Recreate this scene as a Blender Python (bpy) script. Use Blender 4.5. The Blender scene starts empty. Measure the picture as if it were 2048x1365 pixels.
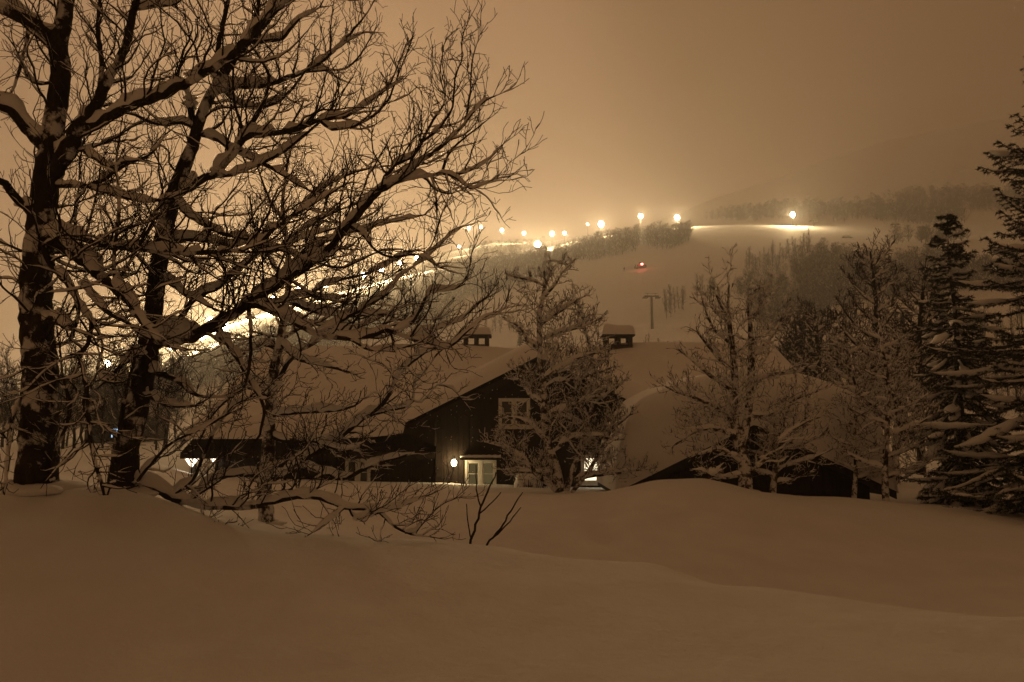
import bpy, math, random
import numpy as np
from mathutils import Vector

# ------------------------------------------------------------------ camera
sc = bpy.context.scene
C = sc.collection
F = 26.0 / 36.0 * 2048            # focal length in pixels of the 2048 px wide photograph
HORIZON = 860.0
PITCH = math.atan((HORIZON - 682.5) / F)
CP, SP = math.cos(PITCH), math.sin(PITCH)
CAMZ = 1.6
cam_d = bpy.data.cameras.new('camera')
cam_d.lens = 26.0
cam_d.sensor_width = 36.0
cam_d.clip_start = 0.05
cam_d.clip_end = 6000
cam = bpy.data.objects.new('camera', cam_d)
C.objects.link(cam)
cam.location = (0, 0, CAMZ)
cam.rotation_euler = (math.pi / 2 + PITCH, 0, 0)
sc.camera = cam

# ------------------------------------------------------------------ night sky
world = bpy.data.worlds.new('World')
sc.world = world
world.use_nodes = True
wn, wl = world.node_tree.nodes, world.node_tree.links
wn.clear()
w_out = wn.new('ShaderNodeOutputWorld')
w_add = wn.new('ShaderNodeAddShader')
# faint Nishita twilight far below the cloud glow
sky = wn.new('ShaderNodeTexSky')
sky.sky_type = 'NISHITA'
sky.sun_disc = False
sky.sun_elevation = math.radians(-6)
sky.sun_rotation = math.radians(180)
b_sky = wn.new('ShaderNodeBackground')
b_sky.inputs['Strength'].default_value = 0.02
wl.new(sky.outputs[0], b_sky.inputs['Color'])
# low cloud lit from below by the floodlit slopes: one broad glow over the hill
GLOW_AZ, GLOW_EL = math.radians(-17), math.radians(17)
gdir = (math.sin(GLOW_AZ) * math.cos(GLOW_EL), math.cos(GLOW_AZ) * math.cos(GLOW_EL), math.sin(GLOW_EL))
tc = wn.new('ShaderNodeTexCoord')
dot = wn.new('ShaderNodeVectorMath'); dot.operation = 'DOT_PRODUCT'
dot.inputs[1].default_value = gdir
wl.new(tc.outputs['Generated'], dot.inputs[0])
ramp = wn.new('ShaderNodeValToRGB')
ramp.color_ramp.interpolation = 'EASE'
els = ramp.color_ramp.elements
els[0].position = 0.0; els[0].color = (0.082, 0.0390, 0.0150, 1)
els[1].position = 1.0; els[1].color = (0.56, 0.315, 0.155, 1)
for p_, c_ in ((0.60, (0.086, 0.0410, 0.0158, 1)), (0.84, (0.090, 0.0430, 0.0168, 1)), (0.93, (0.120, 0.0585, 0.0250, 1)), (0.975, (0.30, 0.158, 0.080, 1))):
    e = els.new(p_); e.color = c_
mr = wn.new('ShaderNodeMapRange')
mr.inputs[1].default_value = -1.0; mr.inputs[2].default_value = 1.0
wl.new(dot.outputs['Value'], mr.inputs[0])
wl.new(mr.outputs[0], ramp.inputs[0])
b_glow = wn.new('ShaderNodeBackground')
b_glow.inputs['Strength'].default_value = 1.62
wl.new(ramp.outputs[0], b_glow.inputs['Color'])
wl.new(b_sky.outputs[0], w_add.inputs[0])
wl.new(b_glow.outputs[0], w_add.inputs[1])
wl.new(w_add.outputs[0], w_out.inputs['Surface'])

sc.view_settings.view_transform = 'Standard'
sc.view_settings.look = 'None'
sc.view_settings.exposure = 0.0
sc.view_settings.gamma = 1.0
sc.view_settings.use_curve_mapping = False
cy = sc.cycles
cy.use_denoising = True
cy.use_adaptive_sampling = True
cy.adaptive_threshold = 0.025
cy.max_bounces = 5
cy.diffuse_bounces = 3
cy.glossy_bounces = 2
cy.transmission_bounces = 4
cy.volume_bounces = 2
cy.transparent_max_bounces = 4
cy.sample_clamp_indirect = 3.0

HAZE_DENSITY = 0.00105
HAZE_ANISO = 0.60
FLOOD_POWER = 56000.0             # W, one mast
FLOOD_COL = (1.0, 0.69, 0.33)

# ------------------------------------------------------------------ helpers
RN = random.Random(11)
NP = np.random.RandomState(11)

def P(px, py, Y):
    """photograph pixel + depth in metres -> point in the place"""
    v = (682.5 - py) / F
    t = Y / (CP - SP * v)
    return Vector(((px - 1024.0) / F * t, Y, CAMZ + (SP + CP * v) * t))

def wloc(o):
    v = Vector((0, 0, 0))
    while o is not None:
        v = v + o.location
        o = o.parent
    return v

def mk_mesh(name, V, Fc, mats, smooth=True, midx=None):
    me = bpy.data.meshes.new(name)
    V = np.asarray(V, dtype=np.float32)
    if isinstance(Fc, np.ndarray):
        nf, k = Fc.shape
        me.vertices.add(len(V)); me.vertices.foreach_set('co', V.ravel())
        me.loops.add(nf * k); me.loops.foreach_set('vertex_index', Fc.astype(np.int32).ravel())
        me.polygons.add(nf)
        me.polygons.foreach_set('loop_start', np.arange(0, nf * k, k, dtype=np.int32))
        me.polygons.foreach_set('loop_total', np.full(nf, k, dtype=np.int32))
        me.update(calc_edges=True)
    else:
        me.from_pydata([tuple(v) for v in V], [], Fc)
        me.update()
    if smooth:
        me.polygons.foreach_set('use_smooth', np.ones(len(me.polygons), dtype=bool))
    if not isinstance(mats, (list, tuple)):
        mats = [mats]
    for m in mats:
        me.materials.append(m)
    if midx is not None:
        me.polygons.foreach_set('material_index', np.asarray(midx, dtype=np.int32))
    return me

def obj(name, V, Fc, mats, parent=None, smooth=True, midx=None, loc=None):
    V = np.asarray(V, dtype=np.float64)
    if parent is not None:
        V = V - np.array(wloc(parent))
    elif loc is not None:
        V = V - np.array(loc)
    o = bpy.data.objects.new(name, mk_mesh(name, V, Fc, mats, smooth, midx))
    C.objects.link(o)
    if parent is not None:
        o.parent = parent
    elif loc is not None:
        o.location = loc
    return o

def thing(name, label, cat, loc, group=None):
    o = bpy.data.objects.new(name, None)
    C.objects.link(o)
    o.location = loc
    o['label'] = label; o['category'] = cat
    if group: o['group'] = group
    return o

def tag(o, label=None, cat=None, group=None, kind=None):
    if label: o['label'] = label
    if cat: o['category'] = cat
    if group: o['group'] = group
    if kind: o['kind'] = kind
    return o

def dup(root, loc, rz=0.0, s=1.0, label=None, group=None):
    r = root.copy(); C.objects.link(r)
    r.location = loc; r.rotation_euler = (0, 0, rz)
    r.scale = (s, s, s) if not isinstance(s, tuple) else s
    if label: r['label'] = label
    if group: r['group'] = group
    for ch in list(root.children):
        c = ch.copy(); C.objects.link(c); c.parent = r
        for g in list(ch.children):
            d = g.copy(); C.objects.link(d); d.parent = c
    return r

class MB:
    """collects boxes and prisms into one mesh"""
    def __init__(self): self.v, self.f = [], []
    def box(self, x0, x1, y0, y1, z0, z1):
        n = len(self.v)
        self.v += [(x0,y0,z0),(x1,y0,z0),(x1,y1,z0),(x0,y1,z0),(x0,y0,z1),(x1,y0,z1),(x1,y1,z1),(x0,y1,z1)]
        self.f += [tuple(n+i for i in q) for q in ((0,3,2,1),(4,5,6,7),(0,1,5,4),(1,2,6,5),(2,3,7,6),(3,0,4,7))]
        return self
    def prism(self, poly, y0, y1):
        """polygon of (x, z) pulled from y0 to y1"""
        n, k = len(self.v), len(poly)
        self.v += [(x, y0, z) for x, z in poly] + [(x, y1, z) for x, z in poly]
        self.f.append(tuple(range(n, n + k)))
        self.f.append(tuple(range(n + 2*k - 1, n + k - 1, -1)))
        for i in range(k):
            j = (i + 1) % k
            self.f.append((n + i, n + k + i, n + k + j, n + j))
        return self
    def prismx(self, poly, x0, x1):
        """polygon of (y, z) pulled from x0 to x1"""
        n, k = len(self.v), len(poly)
        self.v += [(x0, y, z) for y, z in poly] + [(x1, y, z) for y, z in poly]
        self.f.append(tuple(range(n + k - 1, n - 1, -1)))
        self.f.append(tuple(range(n + k, n + 2*k)))
        for i in range(k):
            j = (i + 1) % k
            self.f.append((n + i, n + j, n + k + j, n + k + i))
        return self
    def cyl(self, c, r0, r1, z0, z1, k=10):
        n = len(self.v)
        for z, r in ((z0, r0), (z1, r1)):
            for i in range(k):
                a = 2*math.pi*i/k
                self.v.append((c[0] + r*math.cos(a), c[1] + r*math.sin(a), z))
        for i in range(k):
            j = (i+1) % k
            self.f.append((n+i, n+j, n+k+j, n+k+i))
        self.f.append(tuple(range(n+k-1, n-1, -1))); self.f.append(tuple(range(n+k, n+2*k)))
        return self
    def build(self, name, mat, parent=None, smooth=False, loc=None):
        return obj(name, self.v, self.f, mat, parent, smooth, None, loc)

def blob(c, rx, ry, rz, nu=14, nv=9, jit=0.08, seed=0):
    r = np.random.RandomState(seed)
    V, Q = [], []
    ph = r.uniform(0, 6.28, 4)
    for j in range(nv + 1):
        th = math.pi * j / nv
        for i in range(nu):
            a = 2*math.pi*i/nu
            k = 1 + jit*(math.sin(2*a+ph[0])*math.sin(th*2+ph[1]) + 0.7*math.sin(3*a+ph[2]+2*th) + 0.5*math.sin(5*a+ph[3]-3*th))
            V.append((c[0]+rx*k*math.sin(th)*math.cos(a), c[1]+ry*k*math.sin(th)*math.sin(a), c[2]+rz*k*math.cos(th)))
    for j in range(nv):
        for i in range(nu):
            Q.append((j*nu+i, (j+1)*nu+i, (j+1)*nu+(i+1)%nu, j*nu+(i+1)%nu))
    return np.array(V), np.array(Q)

def join(parts):
    Vs, Fs, n = [], [], 0
    for V, Q in parts:
        if len(V) == 0: continue
        Vs.append(V); Fs.append(Q + n); n += len(V)
    return np.concatenate(Vs), np.concatenate(Fs)

def norm(a):
    return a / np.maximum(np.linalg.norm(a, axis=-1, keepdims=True), 1e-9)

def flat(lines):
    lens = np.array([len(p) for p, r in lines])
    pts = np.array([q for p, r in lines for q in p], dtype=np.float64)
    rad = np.array([q for p, r in lines for q in r], dtype=np.float64)
    end = np.cumsum(lens) - 1
    start = end - lens + 1
    idx = np.arange(len(pts))
    first = np.zeros(len(pts), bool); first[start] = True
    last = np.zeros(len(pts), bool); last[end] = True
    nxt = np.where(last, idx, idx + 1); prv = np.where(first, idx, idx - 1)
    nxt = np.minimum(nxt, len(pts) - 1)
    t = norm(pts[nxt] - pts[prv])
    return lens, pts, rad, start, end, last, t

def tubes(lines, k):
    if not lines: return np.zeros((0, 3)), np.zeros((0, 4), int)
    lens, pts, rad, start, end, last, t = flat(lines)
    D = np.abs(norm(pts[end] - pts[start]))
    ref = np.repeat(np.eye(3)[np.argmin(D, axis=1)], lens, axis=0)
    u = norm(np.cross(t, ref)); v = np.cross(t, u)
    a = 2*np.pi*np.arange(k)/k
    V = pts[:, None, :] + rad[:, None, None]*(np.cos(a)[None, :, None]*u[:, None, :] + np.sin(a)[None, :, None]*v[:, None, :])
    i = np.nonzero(~last)[0]
    j = np.arange(k); j2 = (j+1) % k
    Q = np.stack([i[:, None]*k+j, i[:, None]*k+j2, (i[:, None]+1)*k+j2, (i[:, None]+1)*k+j], -1).reshape(-1, 4)
    return V.reshape(-1, 3), Q

def snow_on(lines, rmin=0.0, cover=1.0, wide=1.0, high=1.0, add=0.006, hmax=0.09, k=6, gap=0.35, seed=3):
    """snow lying along the upper side of branches"""
    lines = [l for l in lines if l[1][0] >= rmin and len(l[0]) > 2]
    if not lines: return np.zeros((0, 3)), np.zeros((0, 4), int)
    rs = np.random.RandomState(seed)
    lens, pts, rad, start, end, last, t = flat(lines)
    nse = rs.uniform(0, 1, len(pts))
    for _ in range(2):
        nse = (np.roll(nse, 1) + nse*2 + np.roll(nse, -1)) / 4
    nse = np.clip((nse - 0.5)*2.6 + 0.5, 0, 1)
    hor = np.sqrt(np.maximum(0, 1 - t[:, 2]**2))
    s = np.clip((hor - 0.42)/0.35, 0, 1) * np.clip((nse - gap*(2-cover)*0.6)/0.35, 0, 1)
    idx = np.arange(len(pts)); li = np.repeat(np.arange(len(lens)), lens)
    te = np.clip((end[li]-idx)/3.0, 0, 1)*np.clip((idx-start[li]+0.6)/1.5, 0, 1)
    s = s*te
    lump = rs.uniform(0.7, 1.35, len(pts)); lump = (np.roll(lump, 1)+lump)/2
    h = np.minimum(hmax, (rad*0.95 + add))*s*high*lump
    w = (rad*0.92 + add*0.5)*np.sqrt(s)*wide
    on = s > 0.06
    up = np.array([0, 0, 1.0])
    side = norm(np.cross(t, up)); upp = norm(np.cross(side, t))
    upp = norm(upp*0.45 + up*0.55)
    ctr = pts + upp*(rad*0.55 + h*0.45)[:, None]
    # split into runs
    a = 2*np.pi*np.arange(k)/k
    jt = rs.uniform(0.72, 1.22, (len(pts), k))
    V = ctr[:, None, :] + (w[:, None]*jt)[..., None]*np.cos(a)[None, :, None]*side[:, None, :] + (h[:, None]*jt)[..., None]*np.sin(a)[None, :, None]*upp[:, None, :]
    i = np.nonzero(~last)[0]
    i = i[on[i] | on[i+1]]
    if len(i) == 0: return np.zeros((0, 3)), np.zeros((0, 4), int)
    j = np.arange(k); j2 = (j+1) % k
    Q = np.stack([i[:, None]*k+j, i[:, None]*k+j2, (i[:, None]+1)*k+j2, (i[:, None]+1)*k+j], -1).reshape(-1, 4)
    used = np.unique(Q); remap = np.zeros(len(V)*k, int); remap[used] = np.arange(len(used))
    return V.reshape(-1, 3)[used], remap[Q]

# ------------------------------------------------------------------ materials
def mat(name, build):
    m = bpy.data.materials.new(name)
    m.use_nodes = True
    nt = m.node_tree
    b = nt.nodes.get('Principled BSDF')
    build(nt, nt.nodes, nt.links, b)
    return m

def noise(n, scale, detail=4, rough=0.6, coord='Object', l=None, stretch=None):
    t = n.new('ShaderNodeTexCoord')
    x = n.new('ShaderNodeTexNoise')
    x.inputs['Scale'].default_value = scale; x.inputs['Detail'].default_value = detail
    x.inputs['Roughness'].default_value = rough
    if stretch:
        mp = n.new('ShaderNodeMapping'); mp.inputs['Scale'].default_value = stretch
        l.new(t.outputs[coord], mp.inputs[0]); l.new(mp.outputs[0], x.inputs['Vector'])
    else:
        l.new(t.outputs[coord], x.inputs['Vector'])
    return x

def ramp_of(n, l, src, stops):
    r = n.new('ShaderNodeValToRGB')
    el = r.color_ramp.elements
    el[0].position, el[0].color = stops[0][0], (*stops[0][1], 1)
    el[1].position, el[1].color = stops[-1][0], (*stops[-1][1], 1)
    for p, c in stops[1:-1]:
        x = el.new(p); x.color = (*c, 1)
    l.new(src, r.inputs[0])
    return r

def snow_mat(name, scale, strength, dist, c0=(0.78, 0.79, 0.81), c1=(0.86, 0.87, 0.89)):
    def f(nt, n, l, b):
        a = noise(n, scale, 5, 0.6, 'Object', l)
        r = ramp_of(n, l, a.outputs[0], [(0.3, c0), (0.7, c1)])
        l.new(r.outputs[0], b.inputs['Base Color'])
        b.inputs['Roughness'].default_value = 0.75
        b.inputs['Specular IOR Level'].default_value = 0.2
        bp = n.new('ShaderNodeBump'); bp.inputs['Strength'].default_value = strength
        bp.inputs['Distance'].default_value = dist
        a2 = noise(n, scale*6, 6, 0.7, 'Object', l)
        l.new(a2.outputs[0], bp.inputs['Height']); l.new(bp.outputs[0], b.inputs['Normal'])
    return mat(name, f)

M = {}
M['ground_snow'] = snow_mat('ground_snow', 0.9, 0.7, 0.04)
M['roof_snow'] = snow_mat('roof_snow', 1.3, 0.25, 0.03)
M['branch_snow'] = snow_mat('branch_snow', 9.0, 0.5, 0.01)

def f_bark(nt, n, l, b):
    a = noise(n, 7.0, 6, 0.7, 'Object', l, (1, 1, 0.35))
    r = ramp_of(n, l, a.outputs[0], [(0.35, (0.016, 0.011, 0.009)), (0.55, (0.040, 0.029, 0.022)), (0.72, (0.075, 0.058, 0.045)), (0.82, (0.20, 0.18, 0.15))])
    pn = noise(n, 2.3, 7, 0.62, 'Object', l)
    pr = ramp_of(n, l, pn.outputs[0], [(0.535, (0, 0, 0)), (0.585, (1, 1, 1))])
    mx = n.new('ShaderNodeMixRGB'); mx.inputs[2].default_value = (0.66, 0.67, 0.69, 1)
    l.new(pr.outputs[0], mx.inputs[0]); l.new(r.outputs[0], mx.inputs[1]); l.new(mx.outputs[0], b.inputs['Base Color'])
    b.inputs['Roughness'].default_value = 0.9; b.inputs['Specular IOR Level'].default_value = 0.1
    bp = n.new('ShaderNodeBump'); bp.inputs['Strength'].default_value = 0.7; bp.inputs['Distance'].default_value = 0.015
    a2 = noise(n, 30, 6, 0.7, 'Object', l, (1, 1, 0.3))
    l.new(a2.outputs[0], bp.inputs['Height']); l.new(bp.outputs[0], b.inputs['Normal'])
M['bark'] = mat('birch_bark', f_bark)

def f_twig(nt, n, l, b):
    a = noise(n, 5.0, 3, 0.6, 'Object', l)
    r = ramp_of(n, l, a.outputs[0], [(0.3, (0.018, 0.011, 0.009)), (0.7, (0.040, 0.026, 0.020))])
    l.new(r.outputs[0], b.inputs['Base Color'])
    b.inputs['Roughness'].default_value = 0.8; b.inputs['Specular IOR Level'].default_value = 0.15
M['twig'] = mat('twig_bark', f_twig)

def frosted(name, scale, cut):
    def f(nt, n, l, b):
        a = noise(n, scale, 6, 0.7, 'Object', l)
        r = ramp_of(n, l, a.outputs[0], [(cut-0.06, (0.030, 0.021, 0.016)), (cut, (0.16, 0.14, 0.12)), (cut+0.04, (0.70, 0.71, 0.73))])
        l.new(r.outputs[0], b.inputs['Base Color'])
        b.inputs['Roughness'].default_value = 0.85; b.inputs['Specular IOR Level'].default_value = 0.1
        bp = n.new('ShaderNodeBump'); bp.inputs['Strength'].default_value = 0.8; bp.inputs['Distance'].default_value = 0.02
        l.new(a.outputs[0], bp.inputs['Height']); l.new(bp.outputs[0], b.inputs['Normal'])
    return mat(name, f)
M['frost_bark'] = frosted('bark_plastered_with_snow', 4.5, 0.49)
M['frost_twig'] = frosted('rime_crusted_twigs', 6.0, 0.475)

def f_needle(nt, n, l, b):
    a = noise(n, 3.0, 3, 0.6, 'Object', l)
    r = ramp_of(n, l, a.outputs[0], [(0.3, (0.014, 0.018, 0.010)), (0.7, (0.038, 0.046, 0.022))])
    l.new(r.outputs[0], b.inputs['Base Color'])
    b.inputs['Roughness'].default_value = 0.7; b.inputs['Specular IOR Level'].default_value = 0.2
M['needle'] = mat('spruce_needles', f_needle)

def f_far(nt, n, l, b):
    a = noise(n, 0.4, 3, 0.6, 'Object', l)
    r = ramp_of(n, l, a.outputs[0], [(0.3, (0.020, 0.015, 0.011)), (0.7, (0.042, 0.034, 0.026))])
    l.new(r.outputs[0], b.inputs['Base Color'])
    b.inputs['Roughness'].default_value = 0.9; b.inputs['Specular IOR Level'].default_value = 0.1
M['far_bark'] = mat('distant_birch_bark', f_far)

def f_wood(nt, n, l, b):
    a = noise(n, 6.0, 6, 0.65, 'Object', l, (3.0, 3.0, 0.25))
    r = ramp_of(n, l, a.outputs[0], [(0.3, (0.010, 0.006, 0.004)), (0.7, (0.030, 0.019, 0.012))])
    l.new(r.outputs[0], b.inputs['Base Color'])
    b.inputs['Roughness'].default_value = 0.65; b.inputs['Specular IOR Level'].default_value = 0.25
    bp = n.new('ShaderNodeBump'); bp.inputs['Strength'].default_value = 0.5; bp.inputs['Distance'].default_value = 0.006
    a2 = noise(n, 14, 5, 0.7, 'Object', l, (3.0, 3.0, 0.2))
    l.new(a2.outputs[0], bp.inputs['Height']); l.new(bp.outputs[0], b.inputs['Normal'])
M['wood'] = mat('dark_stained_wood', f_wood)

def plain(name, col, rough=0.5, spec=0.4, metal=0.0, var=0.12, sc_=8.0):
    def f(nt, n, l, b):
        a = noise(n, sc_, 4, 0.6, 'Object', l)
        r = ramp_of(n, l, a.outputs[0], [(0.3, tuple(c*(1-var) for c in col)), (0.7, tuple(min(1, c*(1+var)) for c in col))])
        l.new(r.outputs[0], b.inputs['Base Color'])
        b.inputs['Roughness'].default_value = rough; b.inputs['Specular IOR Level'].default_value = spec
        b.inputs['Metallic'].default_value = metal
    return mat(name, f)
M['white'] = plain('white_paint', (0.72, 0.70, 0.64), 0.5, 0.3)
M['glass'] = plain('dark_window_glass', (0.055, 0.052, 0.040), 0.12, 0.6)
M['brick'] = plain('dark_chimney_masonry', (0.055, 0.040, 0.030), 0.9, 0.1, 0, 0.35, 12)
M['steel'] = plain('galvanised_steel', (0.10, 0.10, 0.095), 0.6, 0.3, 0.3)
M['pylon'] = plain('weathered_pylon_steel', (0.045, 0.043, 0.04), 0.7, 0.3)
M['dark'] = plain('dark_cloth', (0.02, 0.02, 0.024), 0.8, 0.1)
M['groomer'] = plain('red_groomer_paint', (0.25, 0.03, 0.02), 0.4, 0.4)

def emis(name, col, strength, sample=False):
    m = bpy.data.materials.new(name); m.use_nodes = True
    n, l = m.node_tree.nodes, m.node_tree.links
    n.clear()
    o = n.new('ShaderNodeOutputMaterial'); x = n.new('ShaderNodeEmission')
    x.inputs[0].default_value = (*col, 1); x.inputs[1].default_value = strength
    l.new(x.outputs[0], o.inputs[0])
    if not sample:
        m.cycles.emission_sampling = 'NONE'
    return m
M['flood'] = emis('floodlight_glass', (1.0, 0.86, 0.60), 60.0)
M['bulb'] = emis('wall_lamp_globe', (1.0, 0.80, 0.45), 22.0)
M['lit'] = emis('lit_window_glass', (1.0, 0.84, 0.55), 1.7, True)
M['dimlit'] = emis('dimly_lit_window_glass', (0.085, 0.062, 0.026), 1.0)
M['eave'] = emis('eave_lamp_glass', (1.0, 0.84, 0.62), 4.0)  # glow added for the lit gaps under the eave, not a lamp
M['blue'] = emis('blue_lit_window_glass', (0.50, 0.72, 1.0), 1.2)
M['redlamp'] = emis('red_beacon_glass', (1.0, 0.16, 0.12), 40.0)

# ------------------------------------------------------------------ the ground: near snow, bank, valley and ski hill
SC = np.array([-1600, -600, 0, 100, 250, 400, 500, 600, 700, 800, 900, 1000, 1100, 1200, 1300, 1400, 1500, 1600, 1700, 1800, 1900, 2048, 2700, 3700], float)
def row(d):
    k = sorted(d); return np.interp(SC, k, [d[i] for i in k])
TAB = [
 (0.8, row({0: 3600})),
 (2.5, row({0: 1800})),
 (4.7, row({-600: 1340, 0: 1350, 1000: 1368, 2048: 1352, 2700: 1352})),
 (6.0, row({-600: 1170, 0: 1180, 400: 1222, 800: 1245, 1100: 1252, 1500: 1246, 1800: 1236, 2048: 1227, 2700: 1216})),
 (7.2, row({-600: 1035, 0: 1050, 250: 1085, 500: 1130, 800: 1160, 1100: 1168, 1400: 1166, 1500: 1164, 1700: 1190, 2048: 1240, 2700: 1262})),
 (8.4, row({-600: 955, 0: 966, 100: 968, 250: 975, 350: 1000, 500: 1062, 600: 1082, 800: 1104, 1100: 1112, 1300: 1124, 1500: 1195, 1700: 1232, 2048: 1262, 2700: 1265})),
 (9.4, row({-600: 945, 0: 958, 100: 962, 250: 985, 400: 1030, 500: 1055, 600: 1068, 700: 1075, 900: 1084, 1000: 1094, 1100: 1120, 1300: 1188, 1500: 1225, 2048: 1250, 2700: 1235})),
 (11.0, row({-600: 945, 0: 958, 250: 985, 500: 1028, 580: 1050, 700: 1086, 900: 1118, 1100: 1145, 1300: 1180, 1500: 1200, 1800: 1212, 2048: 1210, 2700: 1190})),
 (13.5, row({-600: 935, 0: 945, 250: 975, 500: 1018, 700: 1040, 900: 1046, 1100: 1054, 1200: 1074, 1300: 1078, 1500: 1098, 1800: 1118, 2048: 1126, 2700: 1115})),
 (16.0, row({-600: 925, 0: 930, 250: 950, 500: 995, 700: 996, 900: 1000, 1100: 1006, 1200: 1004, 1300: 984, 1350: 984, 1420: 972, 1500: 1000, 1700: 1024, 2048: 1062, 2700: 1062})),
 (18.0, row({-600: 918, 0: 920, 250: 932, 400: 958, 500: 975, 700: 975, 900: 980, 1000: 985, 1100: 989, 1200: 985, 1245: 966, 1300: 958, 1345: 968, 1385: 962, 1418: 940, 1440: 957, 1465: 976, 1500: 981, 1560: 982, 1650: 999, 1700: 994, 1760: 998, 1900: 1018, 2048: 1042, 2700: 1050})),
 (19.2, row({-600: 915, 0: 916, 250: 926, 400: 955, 500: 978, 900: 984, 1100: 990, 1250: 985, 1420: 985, 1560: 1003, 1700: 1003, 1900: 1012, 2048: 1030, 2700: 1040})),
 (22.0, row({-600: 910, 0: 910, 250: 916, 400: 956, 500: 968, 900: 975, 1100: 982, 1250: 985, 1700: 1000, 1900: 1008, 2048: 1015, 2700: 1020})),
 (27.0, row({-600: 905, 0: 906, 250: 905, 300: 912, 350: 935, 400: 950, 500: 955, 900: 965, 1300: 975, 1800: 965, 2048: 970, 2700: 980})),
 (40.0, row({-600: 898, 0: 900, 300: 898, 500: 915, 1000: 920, 1500: 925, 2048: 925, 2700: 930})),
 (60.0, row({-600: 895, 0: 892, 300: 885, 500: 885, 1000: 885, 1500: 885, 2048: 885, 2700: 890})),
 (120., row({-600: 880, 0: 868, 250: 855, 500: 838, 700: 810, 900: 790, 1100: 780, 1500: 775, 2048: 770, 2700: 770})),
 (180., row({-600: 860, 0: 840, 250: 820, 500: 780, 700: 740, 900: 715, 1100: 700, 1300: 690, 1500: 680, 1700: 665, 1900: 650, 2048: 640, 2700: 620})),
 (240., row({-600: 845, 0: 815, 250: 785, 500: 730, 700: 690, 900: 665, 1100: 655, 1300: 650, 1400: 640, 1500: 628, 1700: 600, 1900: 580, 2048: 565, 2700: 530})),
 (330., row({-600: 820, 0: 785, 250: 745, 500: 670, 700: 630, 900: 600, 1000: 588, 1100: 565, 1200: 550, 1300: 535, 1400: 520, 1500: 510, 1700: 495, 1900: 485, 2048: 475, 2700: 440})),
 (420., row({-600: 795, 0: 762, 250: 712, 500: 634, 700: 578, 900: 536, 1000: 522, 1100: 506, 1200: 478, 1300: 464, 1400: 457, 1500: 454, 1600: 454, 1700: 457, 1800: 460, 1900: 462, 2048: 457, 2700: 430})),
 (500., row({-600: 790, 0: 755, 250: 704, 500: 626, 700: 570, 900: 524, 1000: 511, 1100: 494, 1200: 472, 1300: 461, 1400: 452, 1500: 448, 1600: 443, 1700: 436, 1800: 430, 1900: 424, 2048: 412, 2700: 380})),
 (650., row({-600: 792, 0: 757, 250: 706, 500: 628, 700: 572, 900: 500, 1000: 480, 1100: 482, 1200: 468, 1300: 457, 1400: 436, 1500: 420, 1600: 405, 1700: 392, 1800: 380, 1900: 370, 2048: 355, 2700: 310})),
 (900., row({-600: 796, 0: 760, 250: 710, 500: 632, 700: 576, 900: 505, 1000: 480, 1100: 484, 1200: 470, 1300: 456, 1400: 425, 1500: 395, 1600: 370, 1700: 340, 1800: 310, 1900: 288, 2048: 262, 2700: 220})),
 (1120., row({-600: 800, 0: 766, 250: 716, 500: 640, 700: 586, 900: 516, 1000: 486, 1100: 486, 1200: 472, 1300: 455, 1400: 415, 1500: 376, 1600: 345, 1700: 312, 1800: 280, 1900: 257, 2048: 236, 2700: 200})),
]
TY = np.log(np.array([t[0] for t in TAB])); TP = np.array([t[1] for t in TAB])
S_LO, S_HI, NS = -1600.0, 3700.0, 660
NYR = 430
sg = np.linspace(S_LO, S_HI, NS); yg = np.linspace(math.log(0.8), math.log(1120.0), NYR)
tmp = np.array([np.interp(sg, SC, r) for r in TP])
PYG = np.array([np.interp(yg, TY, tmp[:, i]) for i in range(NS)]).T        # rows depth, cols azimuth
def blur(a, n, ax):
    for _ in range(n):
        a = (np.roll(a, 1, ax) + 2*a + np.roll(a, -1, ax))/4 if False else a
        pad = [(1, 1) if k == ax else (0, 0) for k in (0, 1)]
        q = np.pad(a, pad, 'edge')
        a = (q[:-2] + 2*q[1:-1] + q[2:])/4 if ax == 0 else (q[:, :-2] + 2*q[:, 1:-1] + q[:, 2:])/4
    return a
ZG0 = (SP + CP*(682.5-PYG)/F)/(CP - SP*(682.5-PYG)/F)
YG = np.exp(yg)[:, None]
ZG = CAMZ + YG*ZG0
ZG = blur(blur(ZG, 2, 0), 2, 1)
def fbm(x, y, seed, octs=4):
    r = np.random.RandomState(seed); out = 0; amp = 1.0; fr = 1.0
    for o in range(octs):
        for k in range(3):
            a = r.uniform(0, 2*np.pi); ph = r.uniform(0, 2*np.pi); f2 = fr*r.uniform(0.8, 1.3)
            out = out + amp*np.sin((x*math.cos(a)+y*math.sin(a))*f2 + ph)/3*1.4
        amp *= 0.5; fr *= 2.1
    return out
XG = (sg[None, :]-1024)/F*YG
near = np.clip((60-YG)/40, 0, 1)
ZG = ZG + near*(0.030*fbm(XG*0.9, YG*0.9, 1, 3) + 0.010*fbm(XG*3.5, YG*3.5, 2, 3))*np.clip(YG/4, 0, 1)
ZG = ZG + (1-near)*0.0022*YG*fbm(XG/60, YG/45, 4, 4)
# small lumps and pits where snow dropped from the branches
rl = np.random.RandomState(31)
for _ in range(70):
    ly = rl.uniform(5.2, 9.0); lx = ly*(rl.uniform(-150, 900)-1024)/F; lr = rl.uniform(0.05, 0.12); la = rl.uniform(-0.030, 0.022)
    ZG = ZG + la*np.exp(-(((XG-lx)/lr)**2 + ((YG-ly)/(lr*1.5))**2))
# trampled hollow in the face of the bank
hx, hy = (1212-1024)/F*13.6, 13.6
ZG = ZG - 0.16*np.exp(-(((XG-hx)/0.32)**2 + ((YG-hy)/0.5)**2)) - 0.05*np.exp(-(((XG-hx+0.9)/0.5)**2 + ((YG-hy-0.4)/0.5)**2))

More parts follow.
